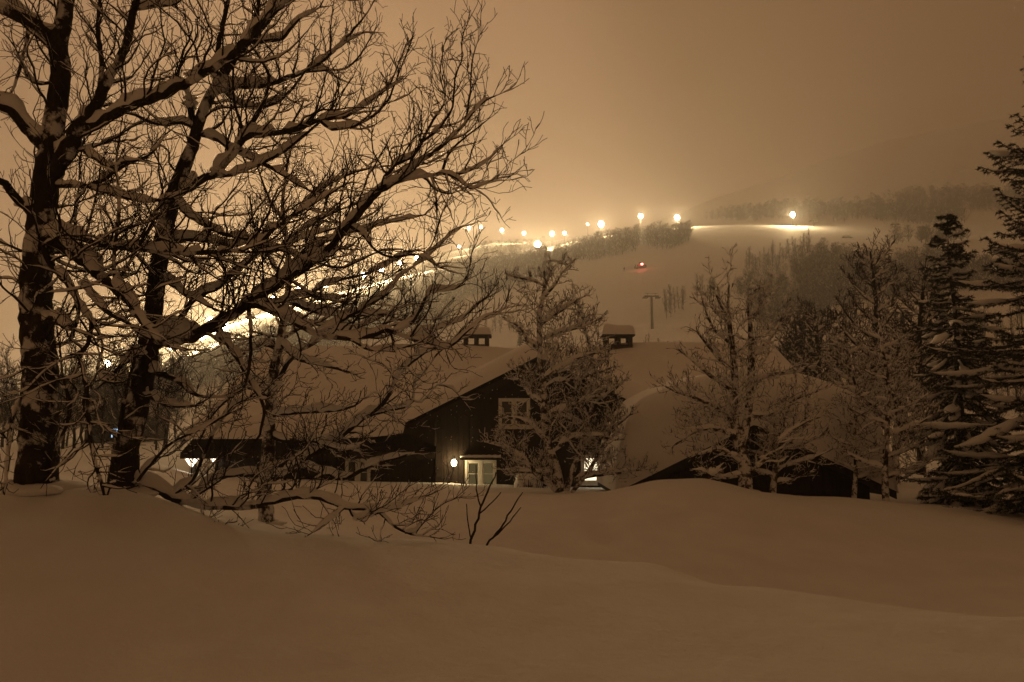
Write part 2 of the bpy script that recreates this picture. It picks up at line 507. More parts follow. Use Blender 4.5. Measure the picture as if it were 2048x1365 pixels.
def ground_z(x, Y):
    s = x/Y*F + 1024
    i = (np.log(Y)-yg[0])/(yg[1]-yg[0]); j = (s-S_LO)/(sg[1]-sg[0])
    i = min(max(i, 0), NYR-1.001); j = min(max(j, 0), NS-1.001)
    a, b = int(i), int(j); u, v = i-a, j-b
    return float((ZG[a, b]*(1-u)+ZG[a+1, b]*u)*(1-v) + (ZG[a, b+1]*(1-u)+ZG[a+1, b+1]*u)*v)
def proj(x, Y, z):
    d = np.array([x, Y, z-CAMZ]); cy_ = d[2]*CP - d[1]*SP; cz_ = d[1]*CP + d[2]*SP
    return 1024 + F*d[0]/cz_, 682.5 - F*cy_/cz_

V = np.stack([XG, np.broadcast_to(YG, XG.shape), ZG], -1).reshape(-1, 3)
ii, jj = np.meshgrid(np.arange(NYR-1), np.arange(NS-1), indexing='ij')
a = (ii*NS+jj).ravel()
Q = np.stack([a, a+1, a+NS+1, a+NS], -1)
ground = obj('snow_ground', V, Q, M['ground_snow'])
tag(ground, 'deep untouched snow rolling from the foreground bank to the ski hill', None, None, 'structure')

# ------------------------------------------------------------------ snow heaped on roofs
def roof_snow(parent, xs, ys, topf, inside, basef, name='snow_cover'):
    X, Yy = np.meshgrid(xs, ys)
    d = inside(X, Yy)
    ok = d > -1e-6
    T = topf(X, Yy)
    B = basef(X, Yy)
    R_ = 0.75
    e_ = np.clip(d/R_, 0, 1); prof = np.sqrt(np.maximum(0, 1-(1-e_)**2))
    Z = B + (T-B)*prof
    nx, ny = len(xs), len(ys)
    idx = np.arange(nx*ny).reshape(ny, nx)
    c = ok[:-1, :-1] & ok[:-1, 1:] & ok[1:, :-1] & ok[1:, 1:]
    q = np.stack([idx[:-1, :-1][c], idx[:-1, 1:][c], idx[1:, 1:][c], idx[1:, :-1][c]], -1)
    used = np.unique(q); rm = np.zeros(nx*ny, int); rm[used] = np.arange(len(used))
    V = np.stack([X, Yy, Z], -1).reshape(-1, 3)[used]
    return obj(name, V, rm[q], M['roof_snow'], parent)

# ------------------------------------------------------------------ the house
GY = 25.4                                            # front edge of the gable roof
ap, el_ = P(1077, 722, GY), P(810, 855, GY)
XA, ZA, XL_, ZL_ = ap.x, ap.z, el_.x, el_.z
MG = (ZA-ZL_)/(XA-XL_); XR_ = 2*XA-XL_
GW = 26.0                                            # gable wall
MY = 25.9; MW = 26.7                                 # eave and wall of the long wing
mx0 = P(362, 905, MY).x; mx1 = 11.9
ZE = P(600, 905, MY).z
RY = 33.0; RZ = P(900, 697, RY).z - 0.85             # main ridge
MM = (RZ-ZE)/(RY-MY)
BY = 2*RY-MY
house = thing('timber_house', 'dark brown timber house under deep roof snow with a front gable', 'house', (XA, 28.5, -1.2))
ZB = -1.2
def main_roof(X, Yy): return np.where(Yy < RY, ZE + MM*(Yy-MY), RZ - MM*(Yy-RY))
def gable_roof(X, Yy): return ZA - MG*np.abs(X-XA)
# walls
wx0 = P(430, 940, MW).x; wx1 = 11.2
m = MB(); m.prismx([(MW, ZB), (MW, ZE+MM*(MW-MY)-0.22), (RY, RZ-0.22), (BY-0.8, ZE+MM*(MW-MY)-0.22), (BY-0.8, ZB)], wx0, wx1)
wall = m.build('wall', M['wood'], house)
gx0 = P(872, 900, GW).x; gx1 = 2*XA-gx0
def gz(x): return ZA - MG*abs(x-XA) - 0.2
m = MB(); m.prism([(gx0, ZB), (gx1, ZB), (gx1, gz(gx1)), (XA, gz(XA)), (gx0, gz(gx0))], GW, RY-0.3)
gwall = m.build('gable_wall', M['wood'], house)
# upright cladding boards, one by one
w = 0.195; x = gx0; k = 0
while x < gx1-0.02:
    x2 = min(x+w-0.012, gx1); dpt = 0.030 if k % 2 else 0.016
    MB().prism([(x, ZB), (x2, ZB), (x2, gz(x2)-0.01), (x, gz(x)-0.01)] if not (x < XA < x2) else [(x, ZB), (x2, ZB), (x2, gz(x2)-0.01), (XA, gz(XA)-0.01), (x, gz(x)-0.01)], GW-dpt, GW+0.002).build('board', M['wood'], gwall)
    x += w; k += 1
x = wx0; k = 0; zt = ZE+MM*(MW-MY)-0.24
while x < gx0-0.05:
    dpt = 0.030 if k % 2 else 0.016
    MB().box(x, x+w-0.012, MW-dpt, MW+0.002, ZB, zt).build('board', M['wood'], wall)
    x += w; k += 1
# roofs
rf = MB()
t_ = 0.17
for xa, xb, ya in ((mx0, gx0-0.03, MY), (gx0-0.026, gx1+0.026, GW+0.5), (gx1+0.03, mx1, MY)):
    za = ZE+MM*(ya-MY); rf.prismx([(ya, za), (RY, RZ), (RY, RZ-t_), (ya, za-t_)], xa, xb)
rf.prismx([(BY, ZE), (BY, ZE-t_), (RY+0.002, RZ-t_), (RY+0.002, RZ)], mx0, mx1)
roof = rf.build('roof', M['wood'], house)
gr = MB()
gr.prism([(XL_, ZL_), (XL_, ZL_-t_), (XA, ZA-t_), (XA, ZA)], GY+0.03, RY-0.2)
gr.prism([(XA+0.002, ZA), (XA+0.002, ZA-t_), (XR_, ZL_-t_), (XR_, ZL_)], GY+0.03, RY-0.2)
groof = gr.build('gable_roof', M['wood'], house)
for s in (-1, 1):
    xe = XA + s*(XA-XL_)
    MB().prism([(xe, ZL_+0.01), (xe, ZL_-0.24), (XA+s*0.001, ZA-0.25), (XA+s*0.001, ZA+0.01)], GY-0.02, GY+0.028).build('barge_board', M['wood'], groof)
sf0 = P(872, 892, GY+0.1)
MB().prism([(XL_+0.02, ZL_-0.20), (gx0+0.01, sf0.z), (gx0+0.01, gz(gx0)+0.02)], GY+0.04, GW-0.04).build('soffit', M['wood'], groof)
MB().box(mx0-0.01, gx0-0.02, MY-0.035, MY-0.003, ZE-0.22, ZE+0.02).build('fascia_board', M['wood'], roof)
MB().box(mx0+0.1, mx0+0.22, MW-0.10, MW+0.02, ZB, ZE-0.02).build('porch_post', M['wood'], house)
# snow on the house
gs = 0.11
xs = np.arange(mx0-0.12, mx1+0.12, gs); ys = np.arange(GY-0.06, BY, gs)
def inside_h(X, Yy):
    d1 = np.minimum(np.minimum(X-(mx0-0.12), (mx1+0.12)-X), np.minimum(Yy-(MY-0.08), (BY-0.3)-Yy))
    d2 = np.minimum(np.minimum(X-(XL_-0.06), (XR_+0.06)-X), np.minimum((Yy-(GY-0.08))*0.5, RY-Yy))
    return np.maximum(d1, d2)
def base_h(X, Yy):
    ing = (X > XL_-0.06) & (X < XR_+0.06) & (Yy < RY)
    return np.where(ing, np.maximum(main_roof(X, Yy), gable_roof(X, Yy)), main_roof(X, Yy)) + 0.004
def top_h(X, Yy):
    B = base_h(X, Yy)
    S = B
    for _ in range(260):
        q = np.pad(S, 1, 'edge'); S = (q[:-2, 1:-1]+q[2:, 1:-1]+q[1:-1, :-2]+q[1:-1, 2:]+2*q[1:-1, 1:-1])/6
    T = 0.92 + 0.10*fbm(X*0.35, Yy*0.35, 9, 2) + 0.02*fbm(X*1.6, Yy*1.6, 10, 2)
    right = np.clip((X-1.5)/4, 0, 1)*0.30
    return np.maximum(S, B) + T + right
roof_snow(roof, xs, ys, top_h, inside_h, base_h)

def window(parent, px0, px1, py0, py1, Y, glass, rows=2):
    a, b = P(px0, py1, Y), P(px1, py0, Y)
    x0, x1, z0, z1 = a.x, b.x, a.z, b.z
    f = 0.075; g = MB(); d0, d1 = Y-0.075, Y-0.034
    g.box(x0, x0+f, d0, d1, z0, z1).box(x1-f, x1, d0, d1, z0, z1)
    g.box(x0+f, x1-f, d0, d1, z0, z0+f).box(x0+f, x1-f, d0, d1, z1-f, z1)
    xm = (x0+x1)/2
    g.box(xm-0.055, xm+0.055, d0, d1, z0+f, z1-f)
    fr = g.build('window', M['white'], parent)
    for lo, hi in ((x0+f, xm-0.055), (xm+0.055, x1-f)):
        s = 0.045
        MB().box(lo, lo+s, d0+0.012, d1-0.004, z0+f, z1-f).box(hi-s, hi, d0+0.012, d1-0.004, z0+f, z1-f).box(lo+s, hi-s, d0+0.012, d1-0.004, z0+f, z0+f+s).box(lo+s, hi-s, d0+0.012, d1-0.004, z1-f-s, z1-f).build('casement', M['white'], fr)
        zz = np.linspace(z0+f+s, z1-f-s, rows+1)
        for i in range(rows):
            MB().box(lo+s, hi-s, d1-0.016, d1-0.006, zz[i]+(0.012 if i else 0), zz[i+1]-(0.012 if i < rows-1 else 0)).build('pane', glass, fr)
            if i: MB().box(lo+s, hi-s, d0+0.016, d1-0.005, zz[i]-0.012, zz[i]+0.012).build('glazing_bar', M['white'], fr)
    MB().box(x0-0.05, x1+0.05, Y-0.14, Y-0.035, z0-0.05, z0-0.002).build('sill', M['white'], fr)
    return fr, (x0, x1, z0, z1)
window(gwall, 997, 1060, 797, 856, GW, M['glass'])
lowin, lw = window(gwall, 930, 993, 920, 976, GW, M['dimlit'])
MB().prismx([(GW-0.30, lw[3]+0.05), (GW-0.03, lw[3]+0.13), (GW-0.03, lw[3]+0.08), (GW-0.30, lw[3]+0.0)], lw[0]-0.18, lw[1]+0.14).build('window_hood', M['wood'], lowin)
V, Q = tubes([([(lw[0]-0.16+i*0.1, GW-0.2, lw[3]+0.12) for i in range(15)], [0.045+0.025*math.sin(i*1.7)**2 for i in range(15)])], 7)
obj('snow_cover', V, Q, M['roof_snow'], lowin)
V, Q = blob(((lw[0]+lw[1])/2, GW-0.25, lw[2]-0.09), 0.68, 0.24, 0.13, seed=5)
obj('snow_cover', V, Q, M['roof_snow'], lowin)
rw, rwd = window(gwall, 1162, 1238, 910, 968, GW, M['lit'])
window(wall, 690, 742, 918, 972, MW, M['glass'])
# chimneys
def chimney(px0, px1, pyb, pyt, Y, snow_h):
    a, b = P(px0, pyb, Y), P(px1, pyt, Y)
    x0, x1, z1 = a.x, b.x, b.z
    d = 0.85; y0, y1 = Y-d/2, Y+d/2
    ch = MB().box(x0, x1, y0, y1, a.z-1.0, z1-0.44).build('chimney', M['brick'], roof)
    for xx in (x0, (x0+x1)/2-0.09, x1-0.18):
        for yy in (y0+0.002, y1-0.182):
            MB().box(xx+0.002, xx+0.18-0.002, yy, yy+0.18, z1-0.44, z1-0.06).build('pier', M['brick'], ch)
    MB().box(x0-0.1, x1+0.1, y0-0.1, y1+0.1, z1-0.06, z1).build('cap_slab', M['brick'], ch)
    xs = np.linspace(x0-0.13, x1+0.13, 22); ys = np.linspace(y0-0.12, y1+0.12, 16)
    X, Yy = np.meshgrid(xs, ys)
    dd = np.minimum(np.minimum(X-xs[0], xs[-1]-X), np.minimum(Yy-ys[0], ys[-1]-Yy)); e_ = np.clip(dd/0.25, 0, 1)
    Z = z1 + 0.003 + (snow_h+0.03*np.sin(X*5))*np.sqrt(np.maximum(0, 1-(1-e_)**2))*(1-0.15*(X-x0)/(x1-x0))
    idx = np.arange(X.size).reshape(X.shape)
    q = np.stack([idx[:-1, :-1], idx[:-1, 1:], idx[1:, 1:], idx[1:, :-1]], -1).reshape(-1, 4)
    obj('snow_cap', np.stack([X, Yy, Z], -1).reshape(-1, 3), q, M['roof_snow'], ch)
chimney(928, 978, 694, 672, 33.5, 0.42)
chimney(1208, 1262, 712, 672, 32.7, 0.50)
# wall lamp beside the lower window
lp = P(908, 926, GW-0.16)
lamp = thing('wall_lamp', 'lit globe lamp on the dark gable wall beside the lower window', 'lamp', lp)
V, Q = blob(lp, 0.095, 0.095, 0.12, 12, 8, 0.0); obj('globe', V, Q, M['bulb'], lamp)
MB().box(lp.x-0.05, lp.x+0.05, GW-0.035, GW-0.018, lp.z-0.10, lp.z+0.16).build('back_plate', M['steel'], lamp)
V, Q = tubes([([(lp.x, GW-0.03, lp.z+0.13), (lp.x, GW-0.10, lp.z+0.17), (lp.x, GW-0.16, lp.z+0.13), (lp.x, GW-0.16, lp.z+0.09)], [0.012]*4)], 6); obj('arm', V, Q, M['steel'], lamp)
MB().cyl((lp.x, lp.y), 0.035, 0.02, lp.z+0.112, lp.z+0.135, 12).build('cap', M['steel'], lamp)
def point(name, loc, power, col, rad, parent=None):
    ld = bpy.data.lights.new(name, 'POINT'); ld.energy = power; ld.color = col; ld.shadow_soft_size = rad
    o = bpy.data.objects.new(name, ld); C.objects.link(o)
    if parent is not None:
        o.parent = parent; o.location = Vector(loc) - wloc(parent)
    else: o.location = loc
    return o
point('wall_lamp_light', lp + Vector((0, -0.16, 0.03)), 34.0, (1.0, 0.70, 0.32), 0.05, lamp)
# glowing cones added for the bright lit gaps under the left eave, no lamps there
for k, (px, py, r_) in enumerate(((384, 914, 0.26), (427, 914, 0.13))):
    c = P(px, py, MY+0.35)
    o = thing('eave_lamp', ['larger bright cone lamp under the far left eave end', 'smaller bright cone lamp under the eave at the wall corner'][k], 'lamp', c)
    MB().cyl((c.x, c.y), 0.03, r_, c.z-r_*1.35, c.z-0.02, 14).build('shade', M['eave'], o)
    MB().cyl((c.x, c.y), r_+0.01, r_*0.6, c.z-0.019, c.z+0.05, 14).build('mount', M['steel'], o)
    point('eave_lamp_light', (c.x, c.y-0.3, c.z-r_*1.5), 1.2, (1.0, 0.75, 0.45), 0.08, o)

# ------------------------------------------------------------------ the garage buried in snow
QY = 20.4
ga, ge = P(1508, 850, QY), P(1234, 984, QY)
GXA, GZA, GXL, GZL = ga.x, ga.z, ge.x, ge.z
gm = (GZA-GZL)/(GXA-GXL); GXR = 2*GXA-GXL; QB = 25.0
gar = thing('garage', 'low dark garage gable nearly buried under a huge snow dome', 'garage', (GXA, 22.5, -1.2))
def gg(x): return GZA-gm*abs(x-GXA)-0.16
gw0, gw1 = GXL+0.45, GXR-0.45
gwl = MB().prism([(gw0, -1.2), (gw1, -1.2), (gw1, gg(gw1)), (GXA, gg(GXA)), (gw0, gg(gw0))], QY+0.6, QB-0.4).build('wall', M['wood'], gar)
x = gw0; k = 0
while x < gw1-0.02:
    x2 = min(x+0.2-0.012, gw1); dpt = 0.030 if k % 2 else 0.016
    pl = [(x, -1.2), (x2, -1.2), (x2, gg(x2)-0.01)] + ([(GXA, gg(GXA)-0.01)] if x < GXA < x2 else []) + [(x, gg(x)-0.01)]
    MB().prism(pl, QY+0.6-dpt, QY+0.602).build('board', M['wood'], gwl)
    x += 0.2; k += 1
m = MB(); m.prism([(GXL, GZL), (GXL, GZL-0.15), (GXA, GZA-0.15), (GXA, GZA)], QY+0.03, QB)
m.prism([(GXA+0.002, GZA), (GXA+0.002, GZA-0.15), (GXR, GZL-0.15), (GXR, GZL)], QY+0.03, QB)
grf = m.build('roof', M['wood'], gar)
for s in (-1, 1):
    xe = GXA+s*(GXA-GXL)
    MB().prism([(xe, GZL+0.01), (xe, GZL-0.2), (GXA+s*0.001, GZA-0.2), (GXA+s*0.001, GZA+0.01)], QY-0.02, QY+0.028).build('barge_board', M['wood'], grf)
hw = GXA-GXL
xs = np.arange(GXL-0.05, GXR+0.12, 0.1); ys = np.arange(QY-0.06, QB+0.1, 0.1)
def in_g(X, Yy): return np.minimum(np.minimum(X-xs[0], xs[-1]-X), np.minimum((Yy-ys[0]), ys[-1]-Yy))*0.75
def base_g(X, Yy): return GZA-gm*np.abs(X-GXA)+0.004
def top_g(X, Yy):
    u = np.abs(X-GXA-0.2)/hw
    return 3.42 - 1.15*u**2.1 - 0.10*(QB-Yy)/4.6 + 0.05*fbm(X*0.7, Yy*0.7, 21, 2)
roof_snow(grf, xs, ys, top_g, in_g, base_g)

# ------------------------------------------------------------------ bare trees
def vadd(a, b, s=1.0): return (a[0]+b[0]*s, a[1]+b[1]*s, a[2]+b[2]*s)
def vnorm(a):
    l = math.sqrt(a[0]*a[0]+a[1]*a[1]+a[2]*a[2]) or 1e-9
    return (a[0]/l, a[1]/l, a[2]/l)

class Prm:
    def __init__(s, **k):
        s.seg = [0.12, 0.08, 0.06, 0.05]; s.wander = [0.20, 0.26, 0.30, 0.30]; s.up = [0.05, 0.05, 0.05, 0.03]
        s.dens = [5, 7, 6, 0]; s.ratio = [0.45, 0.42, 0.42, 0.4]; s.lmax = [2.0, 1.1, 0.5, 0.2]; s.lmin = [0.3, 0.18, 0.10, 0.06]
        s.maxl = 3; s.rmin = 0.003; s.ang = (32, 62); s.first = 0.12; s.rr = 0.55; s.upchild = 0.15; s.zmin = -9; s.flat = 1.0; s.slim = 0.0095; s.frost = False; s.thin = 1.0; s.ft = False
        s.__dict__.update(k)

def grow(out, p, d, L, r, lvl, prm, rn):
    n = max(3, int(L/prm.seg[lvl])+1); st = L/(n-1)
    pts, rad = [p], [r]; wd, up = prm.wander[lvl], prm.up[lvl]
    tip = max(prm.rmin, r*0.28)
    for i in range(1, n):
        d = vnorm((d[0]+rn.gauss(0, wd), d[1]+rn.gauss(0, wd), d[2]+rn.gauss(0, wd)+up))
        p = vadd(p, d, st)
        if p[2] < prm.zmin: p = (p[0], p[1], prm.zmin+0.01); d = (d[0], d[1], abs(d[2]))
        pts.append(p); rad.append(r+(tip-r)*i/(n-1))
    out[lvl].append((pts, rad))
    if lvl < prm.maxl: spawn(out, pts, rad, L, lvl, prm, rn)

def spawn(out, pts, rad, L, lvl, prm, rn, first=None, dens=None, lscale=1.0):
    n = len(pts)
    cnt = (dens if dens is not None else prm.dens[lvl])*L
    cnt = int(cnt)+(1 if rn.random() < cnt-int(cnt) else 0)
    f0 = prm.first if first is None else first
    for c in range(cnt):
        t = f0+(1-f0)*((c+rn.random())/cnt)
        x = t*(n-1); i = min(int(x), n-2); u = x-i
        a, b = pts[i], pts[i+1]
        p = (a[0]+(b[0]-a[0])*u, a[1]+(b[1]-a[1])*u, a[2]+(b[2]-a[2])*u)
        bd = vnorm((b[0]-a[0], b[1]-a[1], b[2]-a[2]))
        rv = (rn.gauss(0, 1), rn.gauss(0, prm.flat), rn.gauss(0, 1)+0.25)
        k = rv[0]*bd[0]+rv[1]*bd[1]+rv[2]*bd[2]
        sd = vnorm((rv[0]-k*bd[0], rv[1]-k*bd[1], rv[2]-k*bd[2]))
        th = math.radians(rn.uniform(*prm.ang))
        d = vnorm((bd[0]*math.cos(th)+sd[0]*math.sin(th), bd[1]*math.cos(th)+sd[1]*math.sin(th), bd[2]*math.cos(th)+sd[2]*math.sin(th)+prm.upchild))
        LL = min(prm.lmax[lvl], max(prm.lmin[lvl], L*prm.ratio[lvl]*(1.15-0.75*t)*rn.uniform(0.5, 1.35)))*lscale
        rr = max(prm.rmin, min((rad[i]+(rad[i+1]-rad[i])*u)*prm.rr, LL*prm.slim+0.0016)*rn.uniform(0.75, 1.1))
        grow(out, p, d, LL, rr, lvl+1, prm, rn)

def catmull(pts, rad, step, rn=None, wig=0.0):
    p = np.array(pts, float); r = np.array(rad, float)
    pp = np.vstack([2*p[0]-p[1], p, 2*p[-1]-p[-2]])
    oP, oR = [], []
    for i in range(len(p)-1):
        L = np.linalg.norm(p[i+1]-p[i]); m_ = max(2, int(L/step))
        for q in range(m_):
            t = q/m_
            a, b, c, d = pp[i], pp[i+1], pp[i+2], pp[i+3]
            oP.append(0.5*((2*b)+(-a+c)*t+(2*a-5*b+4*c-d)*t*t+(-a+3*b-3*c+d)*t**3)); oR.append(r[i]+(r[i+1]-r[i])*t)
    oP.append(p[-1]); oR.append(r[-1])
    if rn and wig:
        for i in range(1, len(oP)-1):
            oP[i] = oP[i]+np.array([rn.gauss(0, 1), rn.gauss(0, 1), rn.gauss(0, 1)])*wig*oR[i]
    return [tuple(q) for q in oP], oR

def traced_tree(name, label, Y0, trunks, limbs, prm, seed, snow, group=None, cat='tree', blobs=0):
    """trunks/limbs: key -> (list of (px,py,half width px), parent key or None, depth change at its end)"""
    rn = random.Random(seed)
    lines = {}; pxs = {}
    for key, (tr, par, dy) in list(trunks.items())+list(limbs.items()):
        if par is None: y0 = Y0
        else:
            q = pxs[par]; i = min(range(len(q)), key=lambda i: (q[i][0]-tr[0][0])**2+(q[i][1]-tr[0][1])**2)
            y0 = q[i][2]
        tot = [0]
        for i in range(1, len(tr)): tot.append(tot[-1]+math.hypot(tr[i][0]-tr[i-1][0], tr[i][1]-tr[i-1][1]))
        pts, rad, pq = [], [], []
        for (x, y, h), s in zip(tr, tot):
            Yd = y0+dy*(s/tot[-1])
            pts.append(P(x, y, Yd)); rad.append(h*prm.thin*Yd/F); pq.append((x, y, Yd))
        dense = []
        for i in range(len(pq)-1):
            for t in (0, .25, .5, .75): dense.append(tuple(pq[i][k]+(pq[i+1][k]-pq[i][k])*t for k in range(3)))
        pxs[key] = dense+[pq[-1]]
        if key in trunks and par is None and key == list(trunks)[0]:
            b0 = pts[0]; pts.insert(0, Vector((b0.x, b0.y, min(b0.z-0.45, ground_z(b0.x, b0.y)-0.35)))); rad.insert(0, rad[0]*1.4)
        lines[key] = catmull(pts, rad, 0.07*Y0/8.5, rn, 0.035 if key in trunks else 0.16)
    k0 = list(trunks)[0]
    base = Vector(lines[k0][0][0])
    root = thing(name, label, cat, base, group)
    out = [[], [], [], []]
    for key in trunks:
        p, r = lines[key]; V, Q = tubes([(p, r)], 14)
        obj('trunk', V, Q, M['frost_bark' if prm.frost or prm.ft else 'bark'], root)
        L = sum(math.dist(p[i], p[i+1]) for i in range(len(p)-1))
        spawn(out, p, r, L, 0, prm, rn, 0.25, prm.dens[0]*0.35)
    for key in limbs:
        p, r = lines[key]; V, Q = tubes([(p, r)], 8)
        obj('limb', V, Q, M['frost_bark' if prm.frost else 'bark'], root)
        L = sum(math.dist(p[i], p[i+1]) for i in range(len(p)-1))
        spawn(out, p, r, L, 0, prm, rn)
        for q in range(2):
            d = vnorm(tuple(p[-1][i]-p[-3][i]+rn.gauss(0, 0.03) for i in range(3)))
            grow(out, p[-1], d, prm.lmax[0]*rn.uniform(0.14, 0.30), max(prm.rmin, r[-1]*(0.95-0.3*q)), 1, prm, rn)
    V, Q = join([tubes(out[1], 5), tubes(out[2], 4), tubes(out[3], 3)])
    o = obj('twigs', V, Q, M['frost_twig' if prm.frost else 'twig'], root); o['kind'] = 'stuff'
    sn = [snow_on([lines[k] for k in limbs], 0, snow[0], 1.10, 1.45 if Y0 < 13 else 0.95, 0.013*Y0/8.5, 0.11, 9, 0.05, seed),
          snow_on([lines[k] for k in trunks], 0, 0.8, 0.8, 0.5, 0.01, 0.08, 8, 0.4, seed+1),
          snow_on(out[1], 0, snow[1], 1.0, 1.1, 0.007*Y0/8.5, 0.08, 6, 0.30, seed+2),
          snow_on(out[2], 0, snow[2], 1.0, 1.0, 0.004*Y0/8.5, 0.05, 5, 0.50, seed+3)]
    if len(snow) > 3: sn.append(snow_on(out[3], 0, snow[3], 1.0, 1.0, 0.003*Y0/8.5, 0.05, 4, 0.5, seed+4))
    # snow banked round the foot of each stem
    for key in trunks:
        if trunks[key][1] is not None: continue
        c = P(*trunks[key][0][0][:2], Y0); r0 = lines[key][1][0]; gz_ = ground_z(c.x, c.y)
        if abs(c.z-gz_) < 0.8:
            for q in range(3):
                a_ = rn.uniform(0, 6.28)
                sn.append(blob((c.x+math.cos(a_)*r0*0.8, c.y+math.sin(a_)*r0*0.6, gz_-r0*0.12), r0*rn.uniform(0.8, 1.2), r0*rn.uniform(0.8, 1.1), r0*rn.uniform(0.22, 0.36), 16, 9, 0.10, rn.randint(0, 9999)))
    # clumps lodged in the forks
    for key, (tr, par, dy) in limbs.items():
        if par is None or rn.random() < 0.75:
            p, r = lines[key]; c = p[min(2, len(p)-1)]; s = min(0.075*Y0/8.5, r[0]*rn.uniform(0.8, 1.2)+0.010)
            sn.append(blob((c[0], c[1]-s*0.1, c[2]+r[0]*0.75), s*1.5, s*1.1, s*rn.uniform(0.5, 0.9), 14, 9, 0.22, rn.randint(0, 9999)))
    for c in range(blobs):
        key = rn.choice(list(limbs)); p, r = lines[key]; i = rn.randrange(len(p)); s = min(0.06*Y0/8.5, r[i]*rn.uniform(0.8, 1.3)+0.012)
        sn.append(blob((p[i][0], p[i][1], p[i][2]+r[i]+s*0.15), s*1.7, s, s*0.7, 14, 9, 0.24, rn.randint(0, 9999)))
    V, Q = join(sn)
    o = obj('snow_cover', V, Q, M['branch_snow'], root); o['kind'] = 'stuff'
    return root

# the thick birch at the left edge
A_tr = {'t': ([(72, 985, 46), (76, 900, 41), (80, 800, 38), (77, 700, 36), (72, 600, 34), (75, 520, 33), (85, 420, 30), (92, 360, 29), (102, 300, 26), (110, 240, 24), (121, 150, 22), (117, 90, 21), (127, 40, 19), (136, -40, 17), (142, -150, 13), (150, -300, 7)], None, 0.3)}
A_l = {
 'r': ([(92, 372, 22), (130, 308, 20), (160, 262, 18), (184, 222, 14), (202, 190, 12), (220, 150, 11), (250, 97, 10), (264, 38, 9), (275, -10, 8), (290, -120, 5)], 't', -0.5),
 'r2': ([(196, 200, 7), (204, 132, 6), (196, 59, 5), (200, 0, 4), (210, -90, 3)], 'r', 0.3),
 'r3': ([(262, 20, 5), (300, 14, 5), (350, 8, 3), (372, -10, 2)], 'r', 0.4),
 'long': ([(165, 262, 12), (196, 248, 12), (264, 211, 11), (331, 188, 11), (400, 152, 10), (464, 111, 9), (505, 64, 8), (543, 23, 7), (585, -10, 6), (660, -80, 3)], 'r', -0.7),
 'ul': ([(112, 95, 18), (97, 67, 17), (59, 42, 16), (0, 16, 15), (-70, -20, 12), (-200, -60, 8)], 't', -0.6),
 'll': ([(98, 300, 14), (62, 268, 13), (20, 222, 12), (-50, 190, 9), (-150, 175, 6)], 't', -0.7),
 'll2': ([(70, 430, 12), (40, 405, 10), (10, 370, 9), (-40, 345, 6)], 't', -0.6),
 'ul2': ([(58, 50, 5), (52, 90, 4), (42, 130, 4), (25, 180, 3), (8, 200, 2)], 'ul', -0.2),
 'ul3': ([(104, 165, 4), (80, 168, 4), (58, 160, 3), (48, 135, 2), (30, 95, 2)], 't', -0.4),
 'low': ([(80, 470, 16), (123, 492, 14), (164, 519, 13), (205, 556, 12), (235, 582, 10), (264, 612, 8), (290, 652, 6), (330, 690, 4), (380, 700, 2)], 't', -1.0),
 'low2': ([(108, 452, 8), (140, 468, 8), (176, 482, 7), (220, 494, 7), (258, 497, 6), (316, 502, 6), (352, 506, 6), (417, 505, 6), (476, 500, 5), (523, 482, 5), (549, 458, 4), (578, 438, 4), (640, 400, 3), (690, 370, 2)], 't', -0.9),
 'mid': ([(108, 372, 6), (140, 371, 6), (176, 372, 5), (205, 360, 5), (249, 331, 4), (302, 308, 3), (330, 270, 2)], 't', -0.4),
 'mid2': ([(176, 373, 5), (205, 383, 4), (234, 391, 4), (293, 403, 4), (346, 394, 3), (380, 380, 2)], 'mid', -0.3),
 'mid3': ([(170, 305, 5), (195, 320, 5), (220, 335, 4), (245, 325, 4), (285, 320, 2)], 'r', -0.4),
 'dn': ([(60, 420, 7), (88, 502, 8), (103, 532, 7), (138, 573, 6), (164, 620, 6), (182, 645, 5), (175, 690, 5), (160, 715, 5), (173, 774, 5), (178, 844, 5), (186, 914, 4), (204, 972, 4)], 't', -1.1),
 'dn2': ([(185, 645, 4), (205, 690, 3), (195, 745, 3), (215, 765, 3), (245, 765, 2)], 'dn', -0.2),
 'dn3': ([(165, 570, 5), (190, 600, 5), (215, 625, 5), (260, 650, 4), (300, 680, 4), (330, 690, 3)], 'low', -0.3),
 'st': ([(85, 640, 12), (110, 640, 11), (135, 655, 8), (150, 660, 4)], 't', -0.5),
 'hook': ([(60, 690, 5), (85, 700, 5), (115, 690, 5), (140, 680, 4), (155, 640, 4), (158, 610, 3)], 't', -0.5),
 'v1': ([(232, 575, 5), (228, 520, 4), (236, 450, 4), (238, 390, 4), (232, 330, 3), (240, 270, 2)], 'low', -0.2),
 'v2': ([(233, 565, 4), (262, 520, 4), (290, 470, 3), (312, 430, 3), (325, 380, 2)], 'low', 0.2),
 'v3': ([(150, 470, 3), (152, 420, 3), (158, 370, 2), (160, 320, 2), (170, 270, 1.5)], 'low2', 0.2),
 'v4': ([(172, 470, 3), (185, 420, 3), (195, 380, 2), (200, 340, 2)], 'low2', -0.2),
 'foot': ([(40, 800, 5), (24, 840, 4), (16, 900, 4), (12, 970, 4)], 't', -0.8),
 'foot2': ([(101, 985, 4), (108, 915, 4), (125, 870, 4), (139, 832, 4), (140, 800, 4), (127, 762, 3), (120, 700, 2)], None, -0.6),
}
prmA = Prm(wander=[0.2, 0.19, 0.18, 0.2], up=[0.05, 0.055, 0.06, 0.05], dens=[9.2, 7.2, 4.8, 0], slim=0.0118, thin=0.87, zmin=0.95, lmax=[1.35, 0.62, 0.25, 0.1], ratio=[0.38, 0.44, 0.42, 0.4], rmin=0.0032)
